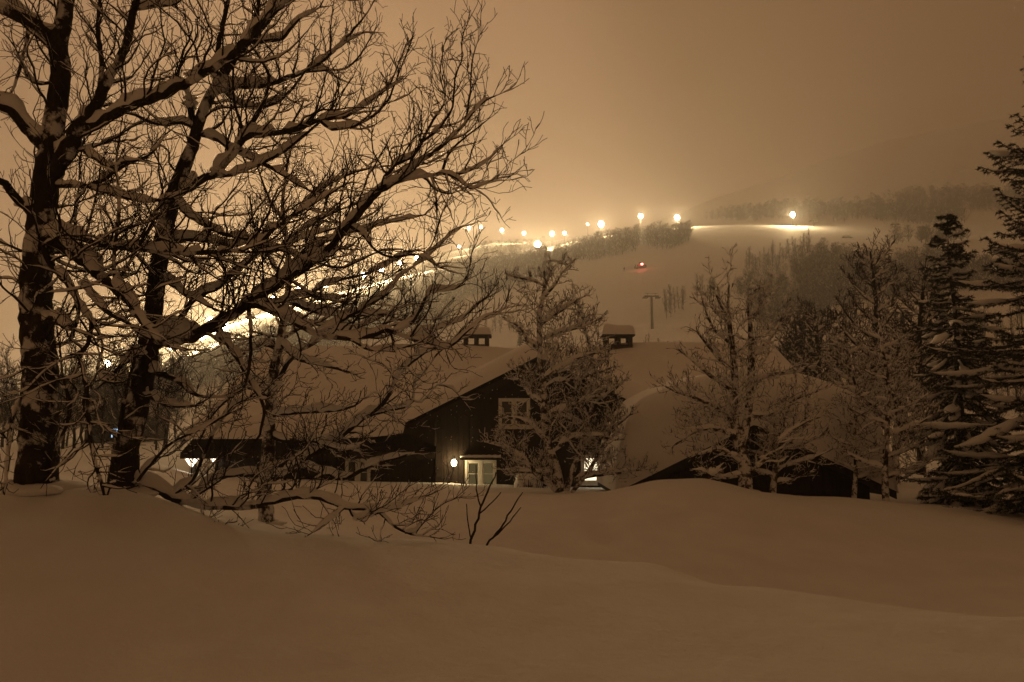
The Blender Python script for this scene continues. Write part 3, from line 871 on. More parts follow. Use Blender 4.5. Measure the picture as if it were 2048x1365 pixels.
traced_tree('birch_tree', 'thickest snow-laden birch at the left edge with a swollen forked trunk', 8.4, A_tr, A_l, prmA, 5, (1.1, 0.85, 0.5), 'big bare birches on the left', blobs=26)

B_tr = {'t': ([(246, 975, 33), (252, 900, 28), (266, 844, 26), (284, 774, 24), (294, 715, 23), (301, 670, 22), (308, 614, 20), (314, 555, 19), (321, 510, 19), (332, 447, 19), (342, 403, 18), (356, 366, 17), (385, 293, 14), (397, 249, 13), (417, 197, 12), (440, 160, 11), (476, 103, 11), (511, 67, 10), (546, 23, 10), (575, -10, 9), (640, -80, 6), (720, -150, 3)], None, 0.2)}
B_l = {
 'b1': ([(362, 385, 11), (400, 362, 10), (432, 343, 9), (464, 311, 8), (488, 278, 8), (511, 268, 8), (543, 267, 7), (593, 258, 7), (631, 243, 6), (655, 238, 5), (694, 232, 4), (738, 204, 3), (776, 176, 2), (800, 120, 1.5)], 't', -0.9),
 'b1x': ([(640, 241, 5), (665, 258, 5), (709, 252, 4), (747, 232, 3), (776, 202, 3), (791, 164, 2), (820, 90, 1.5)], 'b1', -0.3),
 'b1b': ([(490, 276, 5), (502, 252, 5), (517, 226, 4), (532, 191, 4), (537, 152, 4), (517, 111, 3), (502, 91, 2)], 'b1', 0.3),
 'b1c': ([(432, 346, 6), (464, 349, 5), (511, 331, 5), (558, 308, 5), (593, 284, 4), (628, 255, 3), (650, 235, 2)], 'b1', -0.3),
 'b1d': ([(488, 274, 4), (478, 235, 4), (468, 200, 3), (466, 150, 3), (470, 110, 2)], 'b1', -0.2),
 'b2': ([(405, 270, 6), (438, 281, 6), (461, 299, 5), (490, 311, 5), (517, 322, 5), (564, 349, 4), (599, 372, 3), (640, 390, 2)], 't', -0.5),
 'b3': ([(424, 190, 9), (461, 173, 8), (505, 173, 7), (543, 167, 6), (578, 155, 6), (608, 144, 5), (652, 117, 4), (681, 88, 4), (703, 65, 3), (735, 25, 2), (760, -20, 1.5)], 't', 0.5),
 'b3b': ([(452, 186, 5), (473, 205, 4), (511, 217, 4), (558, 202, 4), (593, 167, 3), (615, 135, 2)], 'b3', 0.2),
 'b3c': ([(608, 144, 4), (650, 140, 3), (690, 138, 3), (720, 110, 2), (750, 60, 1.5)], 'b3', 0.4),
 'b4': ([(505, 85, 6), (535, 82, 5), (564, 78, 5), (578, 62, 4), (598, 40, 3), (640, 15, 2)], 't', -0.3),
 'b5': ([(430, 178, 7), (434, 110, 6), (444, 59, 6), (455, 9, 5), (470, -60, 3)], 't', 0.4),
 'b6': ([(495, 85, 6), (510, 40, 5), (520, -10, 4), (530, -90, 3)], 't', 0.4),
 'lft': ([(392, 262, 5), (365, 245, 5), (335, 250, 4), (300, 245, 4), (270, 230, 3), (240, 225, 2)], 't', -0.5),
 'lftv': ([(384, 250, 9), (380, 215, 8), (376, 190, 6), (350, 155, 3), (320, 160, 2)], 't', -0.3),
 'D1': ([(302, 690, 17), (338, 682, 16), (373, 678, 15), (417, 658, 14), (461, 631, 13), (490, 614, 12), (534, 584, 11), (578, 555, 10), (608, 537, 9), (646, 508, 9), (675, 477, 8), (709, 441, 8), (738, 406, 8), (761, 379, 7), (791, 365, 6), (826, 356, 5), (855, 352, 5), (884, 347, 4), (914, 358, 3), (940, 378, 2), (964, 369, 1.6), (987, 360, 1.2)], 't', -1.0),
 'D1a': ([(745, 398, 6), (767, 375, 5), (788, 331, 5), (826, 314, 4), (843, 284, 4), (867, 240, 3), (890, 200, 2), (880, 150, 1.5), (888, 90, 1)], 'D1', 0.3),
 'D1aa': ([(843, 284, 4), (873, 264, 3), (890, 240, 3), (905, 214, 2.5), (911, 149, 2), (923, 123, 1.8), (924, 79, 1.5), (934, 50, 1)], 'D1a', -0.2),
 'D1b': ([(800, 360, 6), (826, 334, 5), (855, 313, 5), (884, 293, 4), (929, 249, 3), (943, 229, 2.5), (970, 202, 2), (1008, 185, 1.2)], 'D1', -0.4),
 'D1c': ([(884, 346, 4), (896, 311, 3), (926, 278, 2.5), (950, 260, 2), (975, 240, 1.2)], 'D1', 0.2),
 'D1d': ([(905, 350, 3), (930, 345, 2.5), (955, 335, 2), (980, 318, 1.6), (1005, 290, 1)], 'D1', -0.2),
 'D1e': ([(862, 352, 3), (868, 372, 3), (872, 396, 2.5)], 'D1', -0.1),
 'D1f': ([(929, 249, 2.5), (940, 190, 2), (945, 120, 1.6), (960, 70, 1)], 'D1b', 0.2),
 'D2': ([(480, 622, 9), (505, 608, 9), (549, 625, 8), (593, 646, 8), (631, 667, 7), (666, 674, 7), (709, 678, 6), (753, 669, 6), (776, 661, 6), (814, 675, 5), (855, 687, 4), (899, 694, 4), (928, 669, 2.5), (972, 634, 2), (999, 622, 1.2)], 'D1', -0.7),
 'D2b': ([(788, 664, 5), (826, 643, 5), (843, 614, 4), (861, 584, 3), (908, 579, 2.5), (934, 552, 2), (943, 508, 1.2)], 'D2', 0.4),
 'D2c': ([(700, 678, 4), (740, 700, 3), (780, 700, 3), (830, 690, 2)], 'D2', -0.3),
 'D2d': ([(814, 675, 4), (870, 660, 3), (920, 640, 2), (960, 605, 1.5), (985, 590, 1)], 'D2', 0.2),
 'D3': ([(525, 600, 6), (578, 605, 6), (608, 617, 5), (652, 628, 5), (709, 632, 4), (767, 628, 3), (797, 640, 2)], 'D1', 0.6),
 'D4': ([(631, 667, 4), (679, 643, 4), (723, 620, 3.5), (767, 593, 3), (808, 546, 2.5), (838, 526, 2.2), (867, 482, 2), (884, 426, 1.6), (905, 388, 1)], 'D2', -0.5),
 'D4b': ([(838, 526, 2.5), (870, 500, 2), (900, 470, 1.6), (935, 448, 1)], 'D4', 0.2),
 'D5': ([(432, 655, 7), (445, 675, 7), (464, 702, 6), (490, 742, 6), (508, 776, 5), (528, 815, 4), (520, 870, 3)], 'D1', -0.5),
 'D6': ([(499, 615, 5), (502, 687, 4), (499, 731, 4), (490, 770, 3)], 'D1', -0.4),
 'D7': ([(700, 452, 5), (726, 470, 4), (745, 495, 3), (780, 515, 3), (835, 510, 3), (880, 535, 2)], 'D1', -0.3),
 'E1': ([(310, 650, 8), (356, 640, 7), (375, 614, 6), (403, 590, 6), (441, 573, 5), (461, 552, 5), (488, 532, 5), (517, 508, 4), (564, 499, 4), (593, 482, 3), (637, 467, 3), (680, 455, 2)], 't', 0.6),
 'E2': ([(316, 560, 7), (345, 570, 6), (370, 590, 5), (395, 600, 4), (430, 620, 3)], 't', -0.5),
 'E3': ([(325, 490, 8), (370, 478, 7), (420, 482, 6), (470, 492, 5), (520, 470, 4), (560, 450, 3), (600, 440, 2)], 't', 0.7),
 'E4': ([(345, 400, 7), (390, 440, 5), (440, 465, 5), (500, 480, 4), (560, 500, 3), (620, 520, 2)], 't', -0.7),
 'S1': ([(290, 740, 8), (330, 750, 7), (360, 765, 6), (390, 790, 4), (430, 795, 3), (470, 790, 2)], 't', -0.6),
 'S2': ([(284, 780, 6), (310, 800, 5), (340, 812, 4), (392, 812, 3)], 't', -0.6),
 'S3': ([(300, 700, 8), (265, 715, 6), (240, 735, 5), (215, 760, 4)], 't', -0.6),
 'G': ([(256, 962, 11), (294, 970, 10), (323, 985, 9), (361, 1003, 8), (405, 1012, 8), (449, 1016, 7), (493, 1014, 7), (531, 1008, 6), (566, 998, 6), (595, 996, 5), (640, 997, 5), (670, 1009, 5), (700, 1018, 4), (736, 1018, 4), (760, 1027, 3), (790, 1054, 3), (820, 1069, 2), (860, 1074, 1.5)], 't', 0.3),
 'G2': ([(700, 1018, 4), (712, 1038, 3), (745, 1030, 3), (805, 1012, 2), (865, 988, 1.2)], 'G', -0.2),
 'G3': ([(810, 1066, 2.5), (830, 1064, 2), (850, 1042, 2), (880, 1012, 1.5), (912, 996, 1)], 'G', 0.2),
 'G4': ([(690, 1015, 3), (660, 1040, 2), (630, 1062, 1.5), (610, 1075, 1)], 'G', -0.3),
 'G5': ([(340, 995, 4), (385, 960, 4), (405, 915, 4), (430, 860, 3.5), (465, 815, 3), (500, 795, 2)], 'G', -0.3),
 'G6': ([(376, 1005, 4), (420, 960, 4), (470, 950, 4), (530, 940, 3), (590, 915, 2)], 'G', 0.3),
 'H1': ([(223, 975, 5), (228, 930, 5), (235, 891, 5), (246, 820, 5), (254, 774, 4), (270, 720, 3)], None, -0.4),
 'H2': ([(258, 985, 4), (300, 930, 4), (345, 885, 3), (400, 860, 2.5), (460, 825, 2)], None, -0.5),
}
prmB = Prm(wander=[0.2, 0.19, 0.18, 0.2], up=[0.05, 0.055, 0.06, 0.05], dens=[9.2, 7.2, 4.8, 0], slim=0.0118, thin=0.87, zmin=0.2, lmax=[1.20, 0.60, 0.25, 0.1], ratio=[0.35, 0.44, 0.42, 0.4], rmin=0.0032)
traced_tree('birch_tree', 'leaning birch with long limbs reaching far right over the house', 8.9, B_tr, B_l, prmB, 8, (1.1, 0.85, 0.5), 'big bare birches on the left', blobs=34)

C_tr = {'t': ([(533, 1035, 15), (528, 970, 14), (537, 905, 13), (538, 847, 12), (543, 797, 11), (547, 744, 10), (553, 716, 9), (559, 687, 8), (567, 643, 8), (571, 614, 7), (576, 578, 6), (576, 526, 6), (574, 482, 5), (565, 423, 4), (570, 360, 3), (580, 300, 2)], None, 0.3)}
C_l = {
 'c1': ([(536, 965, 7), (580, 938, 6), (634, 904, 5), (685, 871, 5), (730, 835, 4), (769, 805, 4), (790, 760, 3.5), (814, 733, 3), (850, 706, 2.5), (890, 690, 1.5)], 't', -0.6),
 'c1b': ([(730, 835, 4), (778, 820, 3), (808, 815, 3), (825, 801, 3), (829, 766, 2.5), (844, 751, 2.2), (874, 709, 1.6), (900, 690, 1)], 'c1', 0.2),
 'c1c': ([(825, 801, 2.5), (842, 804, 2.2), (859, 788, 2), (874, 770, 1.8), (905, 778, 1.4), (925, 800, 1)], 'c1b', -0.2),
 'c2': ([(537, 835, 5), (550, 832, 4), (595, 825, 4), (670, 822, 3), (710, 812, 2)], 't', -0.4),
 'c3': ([(545, 780, 6), (552, 770, 5), (568, 739, 5), (595, 706, 4), (640, 680, 3), (690, 640, 2)], 't', 0.4),
 'c4': ([(542, 800, 6), (522, 782, 5), (493, 776, 4), (458, 797, 3), (425, 830, 2.5), (400, 880, 2)], 't', -0.5),
 'c5': ([(600, 930, 4), (660, 950, 4), (694, 956, 4), (730, 937, 4), (757, 925, 4), (805, 913, 3), (830, 905, 2)], 'c1', -0.4),
 'c6': ([(532, 960, 6), (490, 945, 5), (445, 955, 4), (400, 975, 3)], 't', -0.3),
 'c7': ([(538, 870, 5), (580, 885, 5), (620, 880, 4), (680, 900, 3), (720, 890, 2)], 't', -0.5),
 'c8': ([(560, 690, 5), (600, 720, 4), (640, 730, 3), (700, 745, 2)], 't', -0.5),
 'c9': ([(556, 700, 5), (530, 690, 4), (500, 700, 3), (470, 720, 2)], 't', 0.4),
 'c10': ([(572, 600, 4), (610, 590, 3), (650, 600, 3), (700, 590, 2)], 't', 0.3),
 'c11': ([(575, 540, 4), (610, 500, 3), (640, 440, 2.5), (660, 380, 2)], 't', 0.4),
 'c12': ([(573, 560, 4), (540, 520, 3), (510, 460, 2.5), (500, 400, 2)], 't', 0.4),
 'c13': ([(574, 480, 4), (620, 450, 3), (680, 420, 2), (740, 400, 1.5)], 't', 0.2),
 'c15': ([(573, 440, 3), (640, 380, 2.5), (710, 345, 2), (790, 330, 1.5)], 't', 0.3),
 'c16': ([(576, 530, 4), (660, 480, 3), (760, 450, 2.2), (850, 430, 1.5)], 't', 0.3),
 'c17': ([(570, 625, 4), (650, 570, 3), (740, 545, 2.2), (830, 500, 1.5)], 't', 0.4),
 'c18': ([(560, 680, 4), (620, 650, 3), (700, 660, 2.2), (790, 620, 1.5)], 't', 0.4),
 'c14': ([(571, 450, 3), (540, 400, 2.5), (520, 350, 2)], 't', 0.2),
}
prmC = Prm(ft=True, dens=[8.0, 7.0, 5.0, 0], slim=0.010, zmin=0.25, lmax=[1.3, 0.6, 0.25, 0.1], ratio=[0.4, 0.45, 0.42, 0.4], rmin=0.0036, up=[0.02, 0.0, -0.01, 0])
traced_tree('birch_tree', 'slender birch with snow-plastered stem standing between the leaning birch and the house', 11.2, C_tr, C_l, prmC, 12, (1.1, 0.8, 0.45), 'big bare birches on the left', blobs=14)

# the dense snowy tree in front of the gable
D_tr = {'t': ([(1122, 995, 13), (1112, 940, 12), (1094, 880, 10), (1089, 820, 9), (1086, 760, 8), (1079, 700, 7), (1079, 640, 6), (1083, 605, 5), (1089, 572, 4), (1088, 540, 2)], None, 0.2),
        't2': ([(1128, 995, 8), (1146, 940, 7), (1166, 880, 6), (1180, 830, 5), (1190, 770, 4), (1180, 700, 3), (1165, 640, 2)], None, 0.5),
        't3': ([(1138, 992, 5), (1172, 950, 5), (1202, 900, 4), (1226, 850, 3), (1245, 800, 2)], None, -0.4)}
D_l = {
 'a': ([(1118, 985, 7), (1080, 955, 6), (1040, 915, 6), (1005, 893, 5), (978, 885, 3)], 't', -0.5),
 'b': ([(1095, 885, 5), (1070, 860, 4), (1040, 840, 4), (1010, 835, 3)], 't', -0.5),
 'c': ([(1088, 810, 5), (1060, 790, 4), (1048, 770, 3), (1030, 740, 2)], 't', -0.3),
 'd': ([(1080, 700, 5), (1055, 680, 4), (1040, 655, 3), (1020, 645, 2)], 't', -0.3),
 'e': ([(1080, 650, 4), (1110, 630, 4), (1140, 610, 3), (1170, 592, 2)], 't', 0.2),
 'f': ([(1085, 600, 4), (1110, 570, 3), (1125, 545, 2), (1140, 530, 2)], 't', -0.2),
 'g': ([(1086, 570, 3), (1060, 560, 3), (1030, 555, 2)], 't', -0.2),
 'h': ([(1084, 760, 5), (1130, 730, 5), (1160, 715, 4), (1200, 705, 2)], 't', -0.4),
 'i': ([(1088, 830, 6), (1130, 820, 5), (1170, 800, 4), (1215, 790, 3), (1240, 770, 2)], 't', -0.5),
 'j': ([(1150, 960, 6), (1190, 950, 5), (1240, 945, 4), (1295, 938, 2)], 't2', -0.5),
 'k': ([(1170, 890, 5), (1200, 870, 4), (1235, 850, 3), (1260, 830, 2)], 't2', -0.4),
 'l': ([(1100, 905, 5), (1140, 880, 5), (1180, 870, 4), (1230, 880, 3)], 't', -0.6),
 'm': ([(1110, 950, 5), (1075, 945, 4), (1040, 945, 3), (1015, 940, 2)], 't', -0.4),
 'n': ([(1083, 680, 4), (1120, 665, 4), (1160, 655, 3), (1195, 640, 2)], 't', -0.2),
 'o': ([(1086, 780, 5), (1110, 765, 4), (1150, 760, 4), (1200, 745, 3), (1225, 735, 2)], 't', 0.4),
}
prmD = Prm(frost=True, thin=0.82, slim=0.010, dens=[11.0, 9.0, 4.5, 0], seg=[0.2, 0.13, 0.1, 0.08], wander=[0.22, 0.26, 0.26, 0.3], up=[0.10, 0.12, 0.12, 0.1], lmax=[1.15, 0.66, 0.32, 0.1], ratio=[0.5, 0.5, 0.45, 0.4], rmin=0.008, zmin=-0.1, maxl=3, ang=(35, 70), rr=0.7)
traced_tree('rowan_tree', 'bushy snow-crusted tree in front of the dark gable', 20.5, D_tr, D_l, prmD, 21, (1.5, 1.45, 1.25, 1.2), blobs=30)

# birch in front of the garage
E_tr = {'t': ([(1490, 990, 17), (1490, 940, 14), (1478, 885, 12), (1468, 830, 9), (1470, 760, 8), (1464, 690, 6), (1458, 640, 5), (1456, 600, 3), (1458, 570, 2)], None, 0.2),
        't2': ([(1480, 900, 10), (1494, 840, 9), (1501, 770, 8), (1503, 700, 7), (1500, 645, 5), (1497, 605, 4), (1506, 585, 2), (1520, 575, 1.5)], None, 0.4)}
E_l = {
 'a': ([(1470, 850, 6), (1440, 820, 5), (1400, 800, 4), (1355, 785, 2.5), (1325, 770, 1.5)], 't', -0.3),
 'b': ([(1466, 780, 5), (1430, 760, 4), (1400, 735, 3), (1370, 710, 2)], 't', 0.2),
 'c': ([(1480, 880, 6), (1440, 860, 5), (1395, 860, 4), (1350, 890, 2)], 't', -0.5),
 'd': ([(1462, 690, 4), (1430, 660, 3), (1410, 620, 2), (1405, 600, 1.5)], 't', 0.2),
 'e': ([(1502, 770, 5), (1540, 750, 4), (1590, 745, 3), (1630, 730, 2)], 't2', -0.3),
 'f': ([(1502, 720, 5), (1530, 690, 4), (1555, 655, 3), (1570, 620, 2)], 't2', 0.3),
 'g': ([(1498, 830, 5), (1540, 830, 4), (1590, 800, 3), (1640, 780, 2)], 't2', -0.4),
 'h': ([(1490, 930, 5), (1455, 905, 4), (1430, 900, 3), (1390, 910, 2)], 't', -0.5),
 'i': ([(1492, 950, 5), (1530, 920, 4), (1560, 880, 3.5), (1600, 850, 2.5), (1640, 835, 1.5)], 't', -0.5),
 'j': ([(1500, 640, 4), (1518, 615, 3), (1528, 590, 2)], 't2', 0.2),
 'k': ([(1466, 740, 4), (1440, 720, 4), (1415, 690, 3), (1395, 665, 2)], 't', -0.3),
 'l': ([(1460, 640, 3), (1442, 612, 2.5), (1432, 590, 2)], 't', -0.2),
 'm': ([(1486, 950, 4), (1450, 955, 4), (1410, 945, 2)], 't', -0.5),
}
prmE = Prm(frost=True, thin=0.9, slim=0.009, dens=[10.0, 8.5, 4.2, 0], seg=[0.18, 0.12, 0.09, 0.08], up=[0.08, 0.08, 0.08, 0.1], lmax=[1.45, 0.7, 0.3, 0.1], ratio=[0.5, 0.5, 0.45, 0.4], rmin=0.0062, zmin=-0.2, maxl=3, rr=0.65)
traced_tree('birch_tree', 'twin-stemmed snowy birch standing in front of the buried garage', 18.6, E_tr, E_l, prmE, 31, (1.3, 1.15, 0.9, 0.8), 'snowy birches by the garage', blobs=16)

def auto_limbs(tr, n, spread, rn, up=0.5, lo=0.15, base_w=5):
    """limbs for a smaller tree, alternately left and right of its stem"""
    L = {}
    top, bot = tr[-1], tr[0]
    for i in range(n):
        t = lo+(0.93-lo)*i/n
        x = t*(len(tr)-1); k = min(int(x), len(tr)-2); u = x-k
        px = tr[k][0]+(tr[k+1][0]-tr[k][0])*u; py = tr[k][1]+(tr[k+1][1]-tr[k][1])*u; hw_ = tr[k][2]+(tr[k+1][2]-tr[k][2])*u
        s = (-1 if i % 2 else 1)*spread*(1.1-0.8*t)*rn.uniform(0.6, 1.15)
        r = min(hw_*0.6, base_w)
        L['l%d' % i] = ([(px, py, r), (px+s*0.35, py-abs(s)*up*0.30, r*0.8), (px+s*0.7, py-abs(s)*up*0.75, r*0.55), (px+s, py-abs(s)*up*1.3, r*0.25)], 't', rn.uniform(-0.8, 0.8))
    return L
rnx = random.Random(77)
small = [
 ('birch_tree', 'small multi-branched birch right of the twin-stemmed birch by the dark garage wall', 18.8, [(1545, 995, 7), (1550, 950, 6), (1556, 900, 5), (1566, 850, 3), (1580, 810, 2)], 9, 120, 0.25, 'snowy birches by the garage', (1.5, 1.3, 1.0, 0.9)),
 ('birch_tree', 'thin pale birch beside the spruce, rising from the right end of the bank', 19.5, [(1772, 1005, 7), (1770, 940, 6), (1774, 860, 5), (1778, 780, 4), (1765, 700, 3), (1760, 640, 2)], 14, 110, 0.35, 'snowy birches by the garage', (1.3, 1.1, 0.8, 0.7)),
 ('birch_tree', 'thin crooked birch at the right edge of the garage snow dome', 19.8, [(1708, 1000, 5), (1712, 930, 4), (1708, 860, 4), (1716, 800, 3), (1705, 750, 2)], 10, 80, 0.3, 'snowy birches by the garage', (1.3, 1.1, 0.8, 0.7)),
 ('birch_tree', 'taller upright birch with fine twigs behind the garage dome', 30.0, [(1748, 930, 8), (1750, 800, 7), (1748, 700, 6), (1752, 620, 4), (1745, 540, 2.5), (1740, 500, 1.5)], 18, 90, 0.8, 'birches behind the garage', (1.1, 0.8, 0.4)),
 ('birch_tree', 'dense round-crowned birch between the garage dome and the spruce', 32.0, [(1842, 930, 8), (1840, 800, 7), (1838, 700, 6), (1842, 620, 4), (1850, 550, 2)], 18, 95, 0.8, 'birches behind the garage', (1.3, 1.1, 0.7)),
 ('birch_tree', 'low snow-clotted birch directly behind the right end of the garage dome', 28.0, [(1690, 920, 7), (1692, 820, 6), (1700, 740, 4), (1690, 680, 2)], 16, 85, 0.6, 'birches behind the garage', (1.5, 1.4, 1.1)),
 ('birch_tree', 'low snow-clotted birch left of the tall spruce behind the bank', 27.0, [(1790, 930, 7), (1795, 830, 6), (1788, 750, 4), (1800, 680, 2)], 16, 85, 0.6, 'birches behind the garage', (1.5, 1.4, 1.1)),
 ('birch_tree', 'dark fine-twigged birch rising over the right end of the house roof', 46.0, [(1640, 900, 6), (1638, 760, 5), (1634, 680, 4), (1630, 620, 2)], 18, 70, 0.9, 'birches behind the garage', (0.7, 0.5, 0.3)),
 ('birch_tree', 'dark fine-twigged birch second from the right end of the house roof', 48.0, [(1590, 900, 6), (1588, 760, 5), (1592, 690, 4), (1590, 640, 2)], 18, 60, 0.9, 'birches behind the garage', (0.7, 0.5, 0.3)),
]
for nm, lb, Y0, tr, n, sp, up, gp, sn in small:
    rnx = random.Random(hash_ := (len(lb)*31+int(Y0*10)))
    pr = Prm(frost=Y0 < 29, slim=0.009, dens=[8.5, 7.0, 3.5 if Y0 < 25 else 2.0, 0], seg=[0.2, 0.14, 0.1, 0.1], up=[0.06, 0.08, 0.08, 0.1], lmax=[1.1, 0.6, 0.3, 0.1], ratio=[0.5, 0.5, 0.45, 0.4], rmin=0.0075*Y0/20, zmin=-1.0, maxl=3, rr=0.65)
    traced_tree(nm, lb, Y0, {'t': (tr, None, 0.1)}, auto_limbs(tr, n, sp, rnx, up), pr, hash_, sn, gp, blobs=10 if sn[0] > 1.2 else 0)

# bare sapling shoots poking out of the foreground crest
sap = [('bare forked sapling shoot in front of the lit lower window', [[(940, 1092, 2.6), (952, 1050, 2.4), (962, 1015, 2.1), (975, 985, 1.8), (992, 945, 1.2)], [(962, 1015, 1.6), (955, 990, 1.4), (952, 965, 1.2), (952, 930, 0.9)], [(958, 1028, 1.5), (985, 1005, 1.2), (1002, 985, 0.9)], [(943, 1080, 1.4), (936, 1050, 1.2), (933, 1008, 0.9)]]),
       ('pair of thin bare shoots leaning right in front of the dark gable wall', [[(973, 1092, 2.2), (1000, 1058, 1.9), (1025, 1015, 1.5), (1046, 985, 1.0)], [(985, 1076, 1.7), (1012, 1052, 1.4), (1042, 1015, 0.9)]])]
for lb, st in sap:
    root = thing('bare_sapling', lb, 'sapling', P(st[0][0][0], st[0][0][1], 9.3), 'bare shoots in the snow')
    for s in st:
        V, Q = tubes([catmull([P(x, y, 9.3) for x, y, h in s], [h*9.3/F for x, y, h in s], 0.06, RN, 0.5)], 6)
        obj('stem', V, Q, M['twig'], root)
# twig with snow on the bank's peak
root = thing('snowy_shrub', 'tiny snow-tufted twig cluster on the peak of the snow bank', 'shrub', P(1420, 950, 18.0))
ln = []
for a in ((1420, 955, 1402, 905), (1420, 955, 1425, 895), (1420, 955, 1450, 925), (1420, 950, 1380, 940), (1430, 950, 1445, 940), (1420, 950, 1412, 910)):
    ln.append(catmull([P(a[0], a[1], 18), P((a[0]+a[2])/2+3, (a[1]+a[3])/2-4, 17.9), P(a[2], a[3], 17.9)], [0.016, 0.012, 0.006], 0.06, RN, 0.5))
V, Q = tubes(ln, 5); o = obj('stems', V, Q, M['twig'], root); o['kind'] = 'stuff'
parts = [snow_on(ln, 0, 1.6, 1.4, 1.5, 0.02, 0.1, 6, 0.1, 4)]
c = P(1424, 943, 17.95); parts.append(blob(c, 0.12, 0.1, 0.09, 12, 8, 0.15, 3))
V, Q = join(parts); o = obj('snow_cover', V, Q, M['branch_snow'], root); o['kind'] = 'stuff'
# round shrub weighed down with snow beside the dense tree
c = P(1058, 968, 24.6)
root = thing('snowy_shrub', 'round shrub capped with drooping snow left of the bushy tree', 'shrub', (c.x, c.y, c.z-0.5))
ln = []
for i in range(70):
    a = RN.uniform(0, 6.28); q = RN.uniform(0.25, 0.55)
    ln.append(([(c.x, c.y, c.z-0.7), (c.x+q*0.5*math.cos(a), c.y+q*0.5*math.sin(a), c.z-0.1), (c.x+q*math.cos(a), c.y+q*math.sin(a), c.z+RN.uniform(-0.1, 0.2)), (c.x+q*1.25*math.cos(a), c.y+q*1.25*math.sin(a), c.z-RN.uniform(0.1, 0.4))], [0.012, 0.01, 0.008, 0.006]))
V, Q = tubes(ln, 4); o = obj('stems', V, Q, M['twig'], root); o['kind'] = 'stuff'
pr_ = [blob((c.x+dx, c.y, c.z+dz), rx, 0.4, rz, 14, 9, 0.14, k) for k, (dx, dz, rx, rz) in enumerate(((0, 0.16, 0.46, 0.30), (-0.28, -0.05, 0.2, 0.32), (0.25, 0.0, 0.22, 0.26), (0.05, 0.3, 0.3, 0.16)))]
V, Q = join(pr_); o = obj('snow_cover', V, Q, M['branch_snow'], root); o['kind'] = 'stuff'

